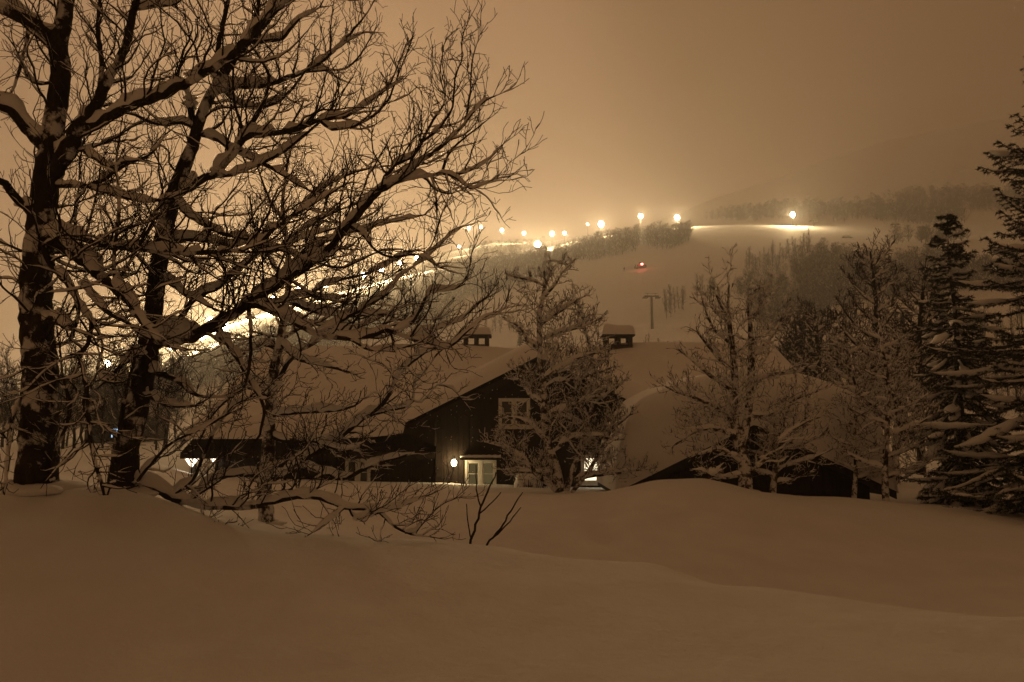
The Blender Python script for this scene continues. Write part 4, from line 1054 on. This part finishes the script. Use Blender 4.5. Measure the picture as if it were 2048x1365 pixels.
# ------------------------------------------------------------------ spruces at the right
def spruce(name, label, base, H, rad, rn, droop, sparse=1.0, zlo=0.0, group=None, pads=1.0, side=None, lift=0.0):
    root = thing(name, label, 'tree', base, group)
    b = (base[0], base[1], base[2])
    n = 14
    tr = ([(b[0]+0.04*math.sin(i), b[1], b[2]+H*i/(n-1)) for i in range(n)], [0.022*H*(1-i/(n-1))*0.75+0.012 for i in range(n)])
    V, Q = tubes([tr], 9); obj('trunk', V, Q, M['bark'], root)
    br, tw, sn, tri = [], [], [], []
    z = zlo
    while z < H*0.985:
        f = 1-z/H
        L0 = rad*(f**0.8)*(0.9+0.1)
        nb = max(3, int((4+4*f)*sparse))
        for k in range(nb):
            a = rn.uniform(0, 2*math.pi)
            if side is not None and rn.random() < 0.45: a = side+rn.gauss(0, 0.8)
            L = L0*rn.uniform(0.45, 1.25)+0.12
            m_ = max(4, int(L/0.16)); p = [tr[0][0][0], tr[0][0][1], b[2]+z+rn.uniform(-0.1, 0.1)]
            el = 0.35*(1-f)*2-droop*f*0.5+lift+rn.gauss(0, 0.16)
            pts = [tuple(p)]; rr = [0.008+L*0.011]
            for i in range(1, m_+1):
                t = i/m_
                e2 = el-droop*0.9*math.sin(t*math.pi*0.75)+max(0, t-0.7)*1.1
                a2 = a+rn.gauss(0, 0.06)
                p = [p[0]+math.cos(a2)*math.cos(e2)*L/m_, p[1]+math.sin(a2)*math.cos(e2)*L/m_, p[2]+math.sin(e2)*L/m_]
                pts.append(tuple(p)); rr.append(rr[0]*(1-0.8*t)+0.003)
            br.append((pts, rr))
            # side sprays with needles
            for i in range(1, len(pts)):
                for s in (-1, 1):
                    if rn.random() > 0.9*min(1, sparse+0.15): continue
                    t = i/len(pts); ll = (0.10+0.34*L*(1-t)*0.6)*rn.uniform(0.6, 1.2); ll = min(ll, 0.55)
                    aa = a+s*rn.uniform(0.5, 1.0); q0 = pts[i]
                    q1 = (q0[0]+math.cos(aa)*ll*0.55, q0[1]+math.sin(aa)*ll*0.55, q0[2]-ll*rn.uniform(0.02, 0.25))
                    q2 = (q0[0]+math.cos(aa-s*0.15)*ll, q0[1]+math.sin(aa-s*0.15)*ll, q0[2]-ll*rn.uniform(0.2, 0.65)*droop*1.4)
                    tw.append(([q0, q1, q2], [0.006, 0.005, 0.003]))
            # snow pad on the bough
            if rn.random() < pads:
                i0 = int(len(pts)*rn.uniform(0.3, 0.55)); seg = pts[i0:]
                if len(seg) >= 3:
                    w_ = min(0.26, 0.05+L*0.10)*rn.uniform(0.6, 1.25)
                    rw_ = [w_*max(0.12, math.sin(math.pi*(j+0.35)/(len(seg)-0.3))) for j in range(len(seg))]
                    sn.append(snow_pad(seg, rw_, rn))
        z += rn.uniform(0.16, 0.30)*max(0.7, H/10)
    V, Q = tubes(br, 5); o = obj('boughs', V, Q, M['bark'], root); o['kind'] = 'stuff'
    # needles: thin blades all around each spray and bough tip
    seg = [(l[0][j], l[0][j+1]) for l in tw for j in (0, 1)]+[(l[0][j], l[0][j+1]) for l in br for j in range(len(l[0])//3, len(l[0])-1)]
    A = np.array([s[0] for s in seg]); B_ = np.array([s[1] for s in seg])
    K = 15; rs = np.random.RandomState(4)
    t = rs.uniform(0, 1, (len(A), K, 1)); base_ = A[:, None]+(B_-A)[:, None]*t
    d = norm(B_-A)[:, None]*0.7+rs.normal(0, 0.75, (len(A), K, 3)); d[..., 2] -= 0.25; d = norm(d)
    ln_ = rs.uniform(0.05, 0.11, (len(A), K, 1)); wv = norm(np.cross(d, rs.normal(0, 1, d.shape)))*0.012
    tri = np.stack([base_-wv, base_+wv, base_+d*ln_], 2).reshape(-1, 3)
    o = obj('needles', tri, np.arange(len(tri)).reshape(-1, 3), M['needle'], root, smooth=False); o['kind'] = 'stuff'
    sn.append(snow_on(tw, 0, 0.6, 1.8, 1.5, 0.010, 0.05, 5, 0.6, 7))
    sn.append(snow_on(br, 0, 0.9, 1.3, 1.3, 0.012, 0.06, 5, 0.45, 9))
    V, Q = join([s for s in sn if len(s[0])]); o = obj('snow_cover', V, Q, M['branch_snow'], root); o['kind'] = 'stuff'
    return root

def snow_pad(seg, w, rn):
    p = np.array(seg, float); w = np.array(w)
    t = norm(np.gradient(p, axis=0)); side = norm(np.cross(t, np.array([0, 0, 1.0]))); up = np.array([0, 0, 1.0])
    k = 8; a = 2*np.pi*np.arange(k)/k
    h = w*rn.uniform(0.30, 0.50)
    jit = np.array([[rn.uniform(0.7, 1.25) for _ in range(k)] for _ in range(len(p))])
    V = p[:, None]+up*(h*0.55)[:, None, None]+jit[..., None]*(w[:, None, None]*np.cos(a)[None, :, None]*side[:, None]+h[:, None, None]*np.sin(a)[None, :, None]*up)
    i = np.arange(len(p)-1); j = np.arange(k); j2 = (j+1) % k
    Q = np.stack([i[:, None]*k+j, i[:, None]*k+j2, (i[:, None]+1)*k+j2, (i[:, None]+1)*k+j], -1).reshape(-1, 4)
    return V.reshape(-1, 3), Q

def gbase(px, Y):
    x = P(px, 900, Y).x
    return Vector((x, Y, ground_z(x, Y)-0.15))
b_ = gbase(1928, 21.5); topz = P(1940, 428, 21.5).z
spruce('spruce_tree', 'tall pointed spruce with drooping snow-padded boughs right of the garage', b_, topz-b_.z, 2.05, random.Random(3), 0.70, 1.1, 0.2, 'conifers at the right edge', 0.75)
b_ = gbase(2165, 18.5); topz = P(2100, 90, 18.5).z
spruce('spruce_tree', 'largest conifer at the right edge with long sparse boughs cut by the frame', b_, topz-b_.z, 3.7, random.Random(9), 0.38, 1.0, 0.5, 'conifers at the right edge', 0.30, math.pi, 0.15)

# ------------------------------------------------------------------ distant birches: single trees and woods
def far_tree(seed, ntw=110, thick=0.010, snowy=0.25, spread=0.26, crown0=0.18):
    """unit-high bare birch: returns trunk (V,F) and crown (V,F,material index)"""
    rs = np.random.RandomState(seed)
    n = 6
    tp = [(0.02*math.sin(i*1.3+seed), 0.02*math.cos(i*1.7+seed), i/(n-1)*0.96) for i in range(n)]
    tV, tQ = tubes([(tp, [0.016*(1-0.85*i/(n-1)) for i in range(n)])], 4)
    V, T, mi = [], [], []
    for k in range(ntw):
        z0 = crown0+(0.93-crown0)*rs.uniform(0, 1)**0.85; a = rs.uniform(0, 6.283)
        L = (0.34*(1-z0)+0.10)*rs.uniform(0.6, 1.2)
        r_in = rs.uniform(0, 1)**0.7*spread*0.7*math.sin(math.pi*min(1, max(0.08, (z0-crown0*0.4)/(1.02-crown0*0.4))))
        p = np.array([r_in*math.cos(a), r_in*math.sin(a), z0])
        d = np.array([math.cos(a)*rs.uniform(0.2, 1.1), math.sin(a)*rs.uniform(0.2, 1.1), rs.uniform(0.35, 1.1)]); d /= np.linalg.norm(d)
        wv = np.cross(d, rs.normal(0, 1, 3)); wv = wv/np.linalg.norm(wv)*thick*rs.uniform(0.5, 1.0)
        b = len(V); V += [p-wv, p+wv, p+d*L]; T.append((b, b+1, b+2)); mi.append(1 if rs.uniform() < snowy else 0)
    return (tV, tQ), (np.array(V), np.array(T), mi)

# which picture areas of the hill carry wood (outline of the tree feet in the photograph)
def inpoly(x, y, poly):
    c = False; n = len(poly)
    for i in range(n):
        x1, y1 = poly[i]; x2, y2 = poly[(i+1) % n]
        if (y1 > y) != (y2 > y) and x < (x2-x1)*(y-y1)/(y2-y1)+x1: c = not c
    return c
WOODS = {
 'band': ([(905, 545), (930, 610), (1000, 592), (1100, 556), (1200, 534), (1300, 514), (1385, 482), (1388, 466), (1300, 474), (1200, 490), (1120, 512), (1000, 533)], (330, 430), 850, 8.5),
 'left': ([(330, 752), (480, 700), (640, 630), (800, 572), (905, 540), (925, 612), (880, 660), (700, 700), (520, 760), (330, 800), (100, 830), (100, 800)], (180, 415), 1300, 8.0),
 'upper': ([(1400, 440), (1500, 443), (1700, 447), (1930, 452), (2048, 445), (2150, 430), (2150, 372), (2048, 380), (1750, 396), (1600, 412), (1480, 428)], (440, 680), 800, 10.0),
 'right': ([(1590, 560), (1640, 520), (1720, 498), (1800, 482), (2048, 478), (2200, 470), (2200, 640), (1900, 640), (1760, 640), (1690, 620), (1610, 610)], (230, 400), 800, 8.0),
 'scrub': ([(1470, 585), (1530, 530), (1640, 500), (1720, 545), (1720, 670), (1560, 690), (1500, 640)], (190, 380), 260, 7.0),
 'ridge': ([(940, 505), (1130, 492), (1130, 500), (1060, 512), (940, 520)], (480, 640), 60, 8.0),
}
tmpl = [far_tree(100+i, 130, 0.014, 0.12, 0.36, 0.12) for i in range(6)]
def sample(poly, yr, n, rn, tries=60000):
    xs_ = [p[0] for p in poly]; out = []
    for _ in range(tries):
        if len(out) >= n: break
        px = rn.uniform(min(xs_), max(xs_)); Y = math.exp(rn.uniform(math.log(yr[0]), math.log(yr[1])))
        x = (px-1024)/F*Y; z = ground_z(x, Y); qx, qy = proj(x, Y, z)
        if inpoly(qx, qy, poly) and (n < 200 or fbm(x/16.0, Y/22.0, 55, 2) > -0.25+rn.uniform(-0.3, 0.3)): out.append((x, Y, z))
    return out
WL = {'band': 'grey bare wood in a band above the pale ski run', 'left': 'dim bare wood below the floodlit piste on the left', 'upper': 'hazy bare wood high on the hillside at the upper right', 'right': 'bare birch wood covering the right of the ski run', 'scrub': 'patchy dark scrub scattered down the slope behind the twin-stemmed birch', 'ridge': 'thin line of trees on the far ridge'}
for key, (poly, yr, n, hh) in WOODS.items():
    rn = random.Random(len(key)*7+1)
    Vs, Fs, Ms, off = [], [], [], 0
    for (x, Y, z) in sample(poly, yr, n, rn):
        (tV, tQ), (cV, cT, mi) = tmpl[rn.randrange(6)]
        h = hh*rn.uniform(0.45, 1.15); a = rn.uniform(0, 6.28); ca, sa = math.cos(a), math.sin(a)
        Rm = np.array([[ca, -sa, 0], [sa, ca, 0], [0, 0, 1]])
        v = np.concatenate([tV, cV])@Rm.T*h*np.array([1, 1, 1])+np.array([x, Y, z-0.1])
        tt = np.concatenate([tQ[:, [0, 1, 2]], tQ[:, [0, 2, 3]], cT+len(tV)])
        Vs.append(v); Fs.append(tt+off); Ms += [0]*(2*len(tQ))+mi; off += len(v)
    o = obj('birch_wood', np.concatenate(Vs), np.concatenate(Fs), [M['far_bark'], M['branch_snow']], None, False, Ms)
    tag(o, WL[key], 'wood', None, 'stuff')

# single trees one can tell apart
def grown_proto(seed, H, rmin, dens, snowy, limb=2.2, maxl=3):
    """bare birch of real size grown once; its trunk, twigs and snow meshes are shared by every copy"""
    rn = random.Random(seed)
    tp = [(0.0, 0.0, -0.3)]; x = y = 0.0
    for i in range(1, 15):
        x += rn.gauss(0, 0.05); y += rn.gauss(0, 0.05); tp.append((x, y, H*i/14))
    tr = [0.013*H*(1-0.93*i/14)+rmin for i in range(15)]
    pr = Prm(maxl=maxl, rmin=rmin, slim=0.011, seg=[0.3, 0.28, 0.2, 0.2], dens=dens, ratio=[0.30, 0.45, 0.45, 0.4], lmax=[limb, 1.0, 0.5, 0.3], lmin=[0.5, 0.3, 0.2, 0.1], up=[0.1, 0.12, 0.10, 0.1], ang=(28, 60), upchild=0.35, rr=0.6)
    out = [[], [], [], []]
    spawn(out, tp, tr, H, 0, pr, rn, 0.14)
    tV, tQ = tubes([(tp, tr)], 6)
    cV, cQ = join([tubes(out[1], 4), tubes(out[2], 3), tubes(out[3], 3)])
    parts = [snow_on(out[1], 0, snowy, 1.3, 1.3, rmin*0.9, 0.1, 4, 0.4, seed), snow_on(out[2], 0, snowy*0.9, 1.3, 1.3, rmin*0.7, 0.1, 4, 0.5, seed+1)]
    sV, sQ = join([p_ for p_ in parts if len(p_[0])])
    return mk_mesh('trunk', tV, tQ, M['far_bark']), mk_mesh('crown', cV, cQ, M['twig']), mk_mesh('snow_cover', sV, sQ, M['branch_snow'])
protos_far = [grown_proto(200+i, 8.0, 0.020, [4.2, 4.0, 0, 0], 0.8, 1.9, 2) for i in range(4)]
protos_near = [grown_proto(300+i, 7.0, 0.010, [6.5, 5.0, 3.5, 0], 1.1) for i in range(4)]
def put_single(x, Y, z, h, rn, protos, label, group, name='birch_tree'):
    tm, cm, sm = rn.choice(protos); h = h/(7.0 if protos is protos_near else 8.0)
    r = thing(name, label, 'tree', (x, Y, z-0.15), group)
    r.rotation_euler = (0, 0, rn.uniform(0, 6.28)); r.scale = (h*rn.uniform(0.85, 1.25), h*rn.uniform(0.85, 1.25), h)
    for nm, me in (('trunk', tm), ('crown', cm), ('snow_cover', sm)):
        o = bpy.data.objects.new(nm, me); C.objects.link(o); o.parent = r
CL = [
 ([(1318, 632), (1345, 606), (1372, 612), (1365, 628), (1335, 640)], (225, 300), 14, 8.0, protos_far, 'small bare birch in the clump just right of the lift pylon', 'clump beside the lift pylon'),
 ([(1390, 602), (1400, 585), (1450, 575), (1460, 590), (1420, 605)], (225, 330), 10, 8.0, protos_far, 'small bare birch on the run behind the twin-stemmed birch', 'clump behind the twin-stemmed birch'),
 ([(1490, 540), (1530, 520), (1600, 500), (1640, 488), (1645, 506), (1580, 530), (1500, 552)], (270, 400), 26, 8.0, protos_far, 'small bare birch in the clumps beside the ski run', 'clumps along the ski run'),
 ([(1600, 640), (1700, 625), (1900, 640), (2060, 640), (2060, 700), (1600, 700)], (150, 240), 40, 8.5, protos_far, 'bare birch at the lower edge of the right-hand wood', 'lower edge of the right wood'),
 ([(935, 672), (960, 655), (1045, 645), (1045, 665), (960, 690)], (185, 260), 12, 6.0, protos_far, 'small hazy birch behind the left chimney', 'birches behind the left chimney'),
 ([(1225, 690), (1300, 690), (1380, 705), (1330, 720)], (140, 185), 7, 3.0, protos_far, 'bush-like birch peeping over the roof right of the chimney', 'bushes over the right roof'),
]
ONES = ['', 'first', 'second', 'third', 'fourth', 'fifth', 'sixth', 'seventh', 'eighth', 'ninth', 'tenth', 'eleventh', 'twelfth', 'thirteenth', 'fourteenth', 'fifteenth', 'sixteenth', 'seventeenth', 'eighteenth', 'nineteenth']
def nth(n):
    if n < 20: return ONES[n]
    t = {2: 'twent', 3: 'thirt', 4: 'fort'}[n//10]
    return t+'ieth' if n % 10 == 0 else t+'y-'+ONES[n % 10]
rnc = random.Random(5)
for poly, yr, n, hh, pro, lb, gp in CL:
    for i, (x, Y, z) in enumerate(sorted(sample(poly, yr, n, rnc), key=lambda q: q[0]/q[1])):
        put_single(x, Y, z, hh*rnc.uniform(0.7, 1.2), rnc, pro, lb+', '+nth(i+1)+' from left', gp)
# nearer dark wood behind the garage and to the left of the house
def nearwood(px0, px1, y0, y1, n, hh, lb, gp, seed):
    rn = random.Random(seed)
    for i in range(n):
        px = px0+(px1-px0)*(i+rn.random())/n; Y = rn.uniform(y0, y1); x = (px-1024)/F*Y
        put_single(x, Y, ground_z(x, Y), hh*rn.uniform(0.7, 1.2), rn, protos_near, lb+', '+nth(i+1)+' from left', gp)
nearwood(1540, 2120, 62, 110, 34, 7.5, 'dark bare birch in the dense wood behind the garage dome', 'dense wood behind the garage', 41)
nearwood(1380, 1560, 95, 130, 9, 5.5, 'dark bare birch showing low over the right roof snow', 'low trees over the right roof', 42)
nearwood(-80, 360, 42, 85, 40, 6.5, 'dark tangled birch in the wood left of the house', 'dark wood left of the house', 43)
nearwood(-60, 480, 110, 190, 22, 6.0, 'bare birch standing against the floodlit slope at left', 'birches before the floodlit slope', 44)
# small fir on the hill behind the middle tree
b_ = P(1040, 648, 190); b_.z = ground_z(b_.x, 190)-0.2
rn = random.Random(2)
root = thing('fir_tree', 'small dark fir left of the bushy tree, behind the roof', 'tree', b_)
V, Q = tubes([([(b_.x, b_.y, b_.z+i) for i in range(8)], [0.14-0.016*i for i in range(8)])], 5); obj('trunk', V, Q, M['far_bark'], root)
tr_ = []
for i in range(700):
    z = rn.random()**1.2*6.6; r_ = 1.15*(1-z/7.0)*rn.uniform(0.3, 1.0); a = rn.uniform(0, 6.28)
    p = np.array([b_.x+math.cos(a)*r_*0.3, b_.y+math.sin(a)*r_*0.3, b_.z+0.7+z]); d = np.array([math.cos(a)*r_, math.sin(a)*r_, -0.35*r_])
    wv = np.cross(d, (0, 0, 1.0)); wv = wv/(np.linalg.norm(wv)+1e-6)*0.12
    tr_ += [p-wv, p+wv, p+d]
obj('crown', np.array(tr_), np.arange(len(tr_)).reshape(-1, 3), M['needle'], root, False)

# ------------------------------------------------------------------ floodlight masts on the hill
ORD = ['first', 'second', 'third', 'fourth', 'fifth', 'sixth', 'seventh', 'eighth', 'ninth', 'tenth', 'eleventh', 'twelfth', 'thirteenth', 'fourteenth', 'fifteenth', 'sixteenth']
CREST = [(938, 457, 640, 1.0), (962, 455, 650, 0.7), (1004, 461, 620, 1.0), (1048, 467, 620, 0.9), (1075, 490, 445, 1.6), (1104, 468, 470, 0.9), (1129, 467, 490, 0.5), (1175, 449, 600, 0.25), (1202, 449, 440, 1.4), (1281, 433, 450, 0.9), (1354, 436, 432, 1.1), (1585, 430, 418, 0.95)]
ROWL = [(918, 494, 560, 0.4), (834, 517, 430, 0.9), (799, 527, 430, 0.9), (763, 539, 425, 0.9), (727, 551, 425, 1.0), (650, 570, 425, 1.2), (600, 580, 420, 1.8), (545, 598, 420, 1.2), (480, 618, 415, 1.2), (420, 640, 410, 1.2), (452, 655, 345, 1.3), (405, 672, 335, 1.5), (345, 692, 330, 1.5), (290, 712, 325, 1.4), (215, 728, 330, 1.0)]
def mast(px, py, Y, k, label, group):
    h = P(px, py, Y); gzz = ground_z(h.x, Y)
    if h.z-gzz < 5: h.z = gzz+5
    r = thing('floodlight_mast', label, 'floodlight', (h.x, Y, gzz-0.3), group)
    MB().cyl((h.x, Y), 0.16, 0.09, gzz-0.3, h.z+0.2, 8).build('pole', M['steel'], r)
    MB().box(h.x-1.9, h.x+1.9, Y-0.06, Y+0.06, h.z-0.06, h.z+0.06).build('crossbar', M['steel'], r)
    q = math.sqrt(k)
    for i in range(7):
        a_ = i*math.pi/3; rr_ = 0.0 if i == 6 else 0.98*q
        cx, cz = h.x+rr_*math.cos(a_), h.z+rr_*1.08*math.sin(a_)
        hd = MB().box(cx-0.3*q, cx+0.3*q, Y+0.08, Y+0.5, cz-0.3*q, cz+0.3*q).build('lamp_housing', M['steel'], r)
        V, Q = blob((cx, Y-0.25, cz), 0.54*q, 0.28, 0.58*q, 12, 8, 0)  # lenses made oversize so the lamp's bloom is built into their shape
        obj('lens', V, Q, M['flood'], hd)
    point('flood_light', (h.x, Y-1.3, h.z-0.2), FLOOD_POWER*k, FLOOD_COL, 0.4, r)
for i, (px, py, Y, k) in enumerate(CREST):
    lb = '%s bright floodlight mast from the left along the hill crest' % ORD[i].capitalize() if i < len(CREST)-1 else 'rightmost bright floodlight mast, standing alone on the lit crest'
    mast(px, py, Y, k, lb.lower(), 'floodlights on the hill')
for i, (px, py, Y, k) in enumerate(ROWL):
    mast(px, py, Y, k, '%s floodlight mast down the piste that descends left behind the birches' % ORD[i], 'floodlights down the left piste')

# ------------------------------------------------------------------ lift pylons, groomer, skiers, far cabin
def pylon(px, pyt, Y, label, h=None):
    t = P(px, pyt, Y); g_ = ground_z(t.x, Y); s = (t.z-g_)/9.0
    s = max(0.35, min(1.4, s)); zt = t.z; x = t.x
    r = thing('lift_pylon', label, 'pylon', (x, Y, g_-0.2), 'ski lift pylons')
    MB().cyl((x, Y), 0.48, 0.34, g_-0.2, zt-0.35, 8).build('mast', M['pylon'], r)
    MB().box(x-2.2, x+2.2, Y-0.18, Y+0.18, zt-0.35, zt+0.05).build('crossarm', M['pylon'], r)
    for sd in (-1, 1):
        MB().box(x+sd*1.9-0.75, x+sd*1.9+0.75, Y-1.1, Y+1.1, zt-0.72, zt-0.45).build('sheave_train', M['pylon'], r)
        MB().box(x+sd*1.9-0.08, x+sd*1.9+0.08, Y-0.1, Y+0.1, zt-0.45, zt-0.35).build('hanger', M['pylon'], r)
        MB().box(x+sd*1.2-0.05, x+sd*1.2+0.05, Y-0.05, Y+0.05, zt+0.05, zt+0.7).build('lifting_frame', M['pylon'], r)
    MB().box(x-2.0, x+2.0, Y-0.05, Y+0.05, zt+0.7, zt+0.8).build('lifting_beam', M['pylon'], r)
pylon(1303, 592, 225, 'clear dark lift pylon standing on the open run above the right chimney')
pylon(1790, 448, 430, 'hazy lift pylon high on the run near the upper right wood')
pylon(1693, 474, 375, 'faint lift pylon on the run above the right-hand wood')
pylon(1627, 441, 425, 'tiny lift pylon beside the rightmost floodlit patch')
pylon(1803, 625, 150, 'dark lift pylon head above the trees left of the spruce')

g0 = P(1283, 546, 330); g0.z = ground_z(g0.x, 330)
gro = thing('snow_groomer', 'tiny snow groomer with glowing red beacon on the open ski run', 'groomer', g0)
x, y, z = g0
MB().box(x-1.9, x+1.9, y-0.9, y+0.9, z+0.75, z+1.5).build('body', M['groomer'], gro)
MB().prism([(x-1.4, z+1.5), (x+0.5, z+1.5), (x+0.3, z+2.7), (x-1.0, z+2.7)], y-0.8, y+0.8).build('cab', M['dark'], gro)
for s in (-1, 1):
    MB().prism([(x-2.2, z+0.45), (x-1.8, z+0.0), (x+1.8, z+0.0), (x+2.2, z+0.45), (x+1.9, z+0.85), (x-1.9, z+0.85)], y+s*1.15-0.45 if s > 0 else y-1.6, y+1.6 if s > 0 else y-0.7).build('track', M['dark'], gro)
MB().prism([(x-2.9, z+0.1), (x-2.6, z+0.1), (x-2.7, z+1.1), (x-3.0, z+1.2)], y-1.9, y+1.9).build('blade', M['steel'], gro)
V, Q = blob((x+0.1, y-0.9, z+1.7), 0.48, 0.4, 0.42, 12, 8, 0); obj('beacon', V, Q, M['redlamp'], gro)
point('beacon_light', (x-0.6, y-2.2, z+1.2), 240, (1.0, 0.10, 0.08), 0.3, gro)

def skier(px, Y, label, lean):
    p = P(px, 540, Y); zz = ground_z(p.x, Y); x, y = p.x, Y
    r = thing('person', label, 'person', (x, y, zz), 'people on the ski run')
    ln = [([(x-0.12, y, zz+0.08), (x-0.14, y-0.08, zz+0.45), (x-0.08+lean*0.3, y, zz+0.88)], [0.07, 0.08, 0.11]), ([(x+0.14, y, zz+0.08), (x+0.15, y-0.08, zz+0.45), (x+0.08+lean*0.3, y, zz+0.88)], [0.07, 0.08, 0.11]),
          ([(x+lean*0.3, y, zz+0.82), (x+lean*0.6, y, zz+1.12), (x+lean, y, zz+1.42), (x+lean*1.1, y, zz+1.54), (x+lean*1.15, y-0.02, zz+1.60), (x+lean*1.2, y-0.02, zz+1.72), (x+lean*1.2, y-0.02, zz+1.80)], [0.16, 0.17, 0.21, 0.08, 0.09, 0.12, 0.05])]
    for s in (-1, 1):
        ln.append(([(x+lean+s*0.19, y, zz+1.40), (x+lean*0.8+s*0.33, y, zz+1.12), (x+lean*0.8+s*0.30, y-0.22, zz+0.95)], [0.07, 0.055, 0.045]))
    V, Q = tubes(ln, 7); obj('body', V, Q, M['dark'], r)
    for s in (-0.13, 0.14): MB().box(x+s-0.05, x+s+0.05, y-0.9, y+0.7, zz+0.03, zz+0.06).build('ski', M['steel'], r)
skier(1248, 330, 'dark skier speck on the run left of the red groomer light', 0.15)
skier(1597, 415, 'tiny dark skier on the lit crest beside the rightmost floodlight', -0.1)

cb = P(226, 868, 62); gzz = ground_z(cb.x, 62)
cab = thing('distant_cabin', 'dark distant cabin with a small bluish lit window among the left trees', 'cabin', (cb.x, 63, gzz-0.3))
MB().box(cb.x-2.6, cb.x+2.6, 62.4, 66, gzz-0.3, gzz+2.3).build('wall', M['wood'], cab)
rfo = MB().prism([(cb.x-3.1, gzz+2.0), (cb.x+3.1, gzz+2.0), (cb.x, gzz+3.5)], 62.0, 66.4).build('roof', M['wood'], cab)
MB().prism([(cb.x-3.2, gzz+2.10), (cb.x-3.0, gzz+2.6), (cb.x, gzz+4.1), (cb.x+3.0, gzz+2.6), (cb.x+3.2, gzz+2.10), (cb.x, gzz+3.56)], 61.9, 66.5).build('snow_cover', M['roof_snow'], rfo)
wf = MB().box(cb.x-0.36, cb.x+0.36, 62.33, 62.38, cb.z-0.36, cb.z+0.5).build('window', M['dark'], cab)
MB().box(cb.x-0.24, cb.x+0.30, 62.31, 62.325, cb.z+0.10, cb.z+0.44).build('pane', M['blue'], wf)
MB().box(cb.x-0.30, cb.x-0.02, 62.31, 62.325, cb.z-0.30, cb.z+0.02).build('pane', M['blue'], wf)

# ------------------------------------------------------------------ falling snow
rs = np.random.RandomState(8); prt = []
for i in range(260):
    Y = rs.uniform(13, 24); lf = i % 3 == 0
    px = rs.uniform(440, 800) if lf else rs.uniform(830, 1240); py = rs.uniform(905, 975) if lf else rs.uniform(760, 975); c = P(px, py, Y); s = rs.uniform(0.006, 0.015)
    if c.z < ground_z(c.x, Y)+0.1: continue
    o8 = np.array([(1,0,0),(-1,0,0),(0,1,0),(0,-1,0),(0,0,1),(0,0,-1)])*s+np.array(c)
    prt.append((o8, np.array([(0,2,4),(2,1,4),(1,3,4),(3,0,4),(2,0,5),(1,2,5),(3,1,5),(0,3,5)])))
V, Q = join(prt)
o = obj('falling_snow', V, Q, M['branch_snow'], None, False); tag(o, 'sparse snowflakes drifting in the air before the house', 'snowflakes', None, 'stuff')

# ------------------------------------------------------------------ haze
hm = bpy.data.materials.new('night_haze'); hm.use_nodes = True
n, l = hm.node_tree.nodes, hm.node_tree.links
n.clear()
o_ = n.new('ShaderNodeOutputMaterial'); pv = n.new('ShaderNodeVolumePrincipled')
pv.inputs['Color'].default_value = (0.96, 0.95, 0.93, 1)
pv.inputs['Density'].default_value = HAZE_DENSITY
pv.inputs['Anisotropy'].default_value = HAZE_ANISO
pv.inputs['Density Attribute'].default_value = ''
pv.inputs['Temperature Attribute'].default_value = ''
l.new(pv.outputs[0], o_.inputs['Volume'])
try: hm.cycles.homogeneous_volume = True
except Exception: pass
hx1 = max(abs(XG.min()), abs(XG.max()))+20
zlo = float(ZG.min())-1.0; zhi = float(ZG.max())+25
hz = MB().box(-hx1, hx1, -40, 1145, zlo, zhi).build('haze', hm)
tag(hz, 'thin night haze filling the valley and glowing round the floodlights', 'haze', None, 'stuff')
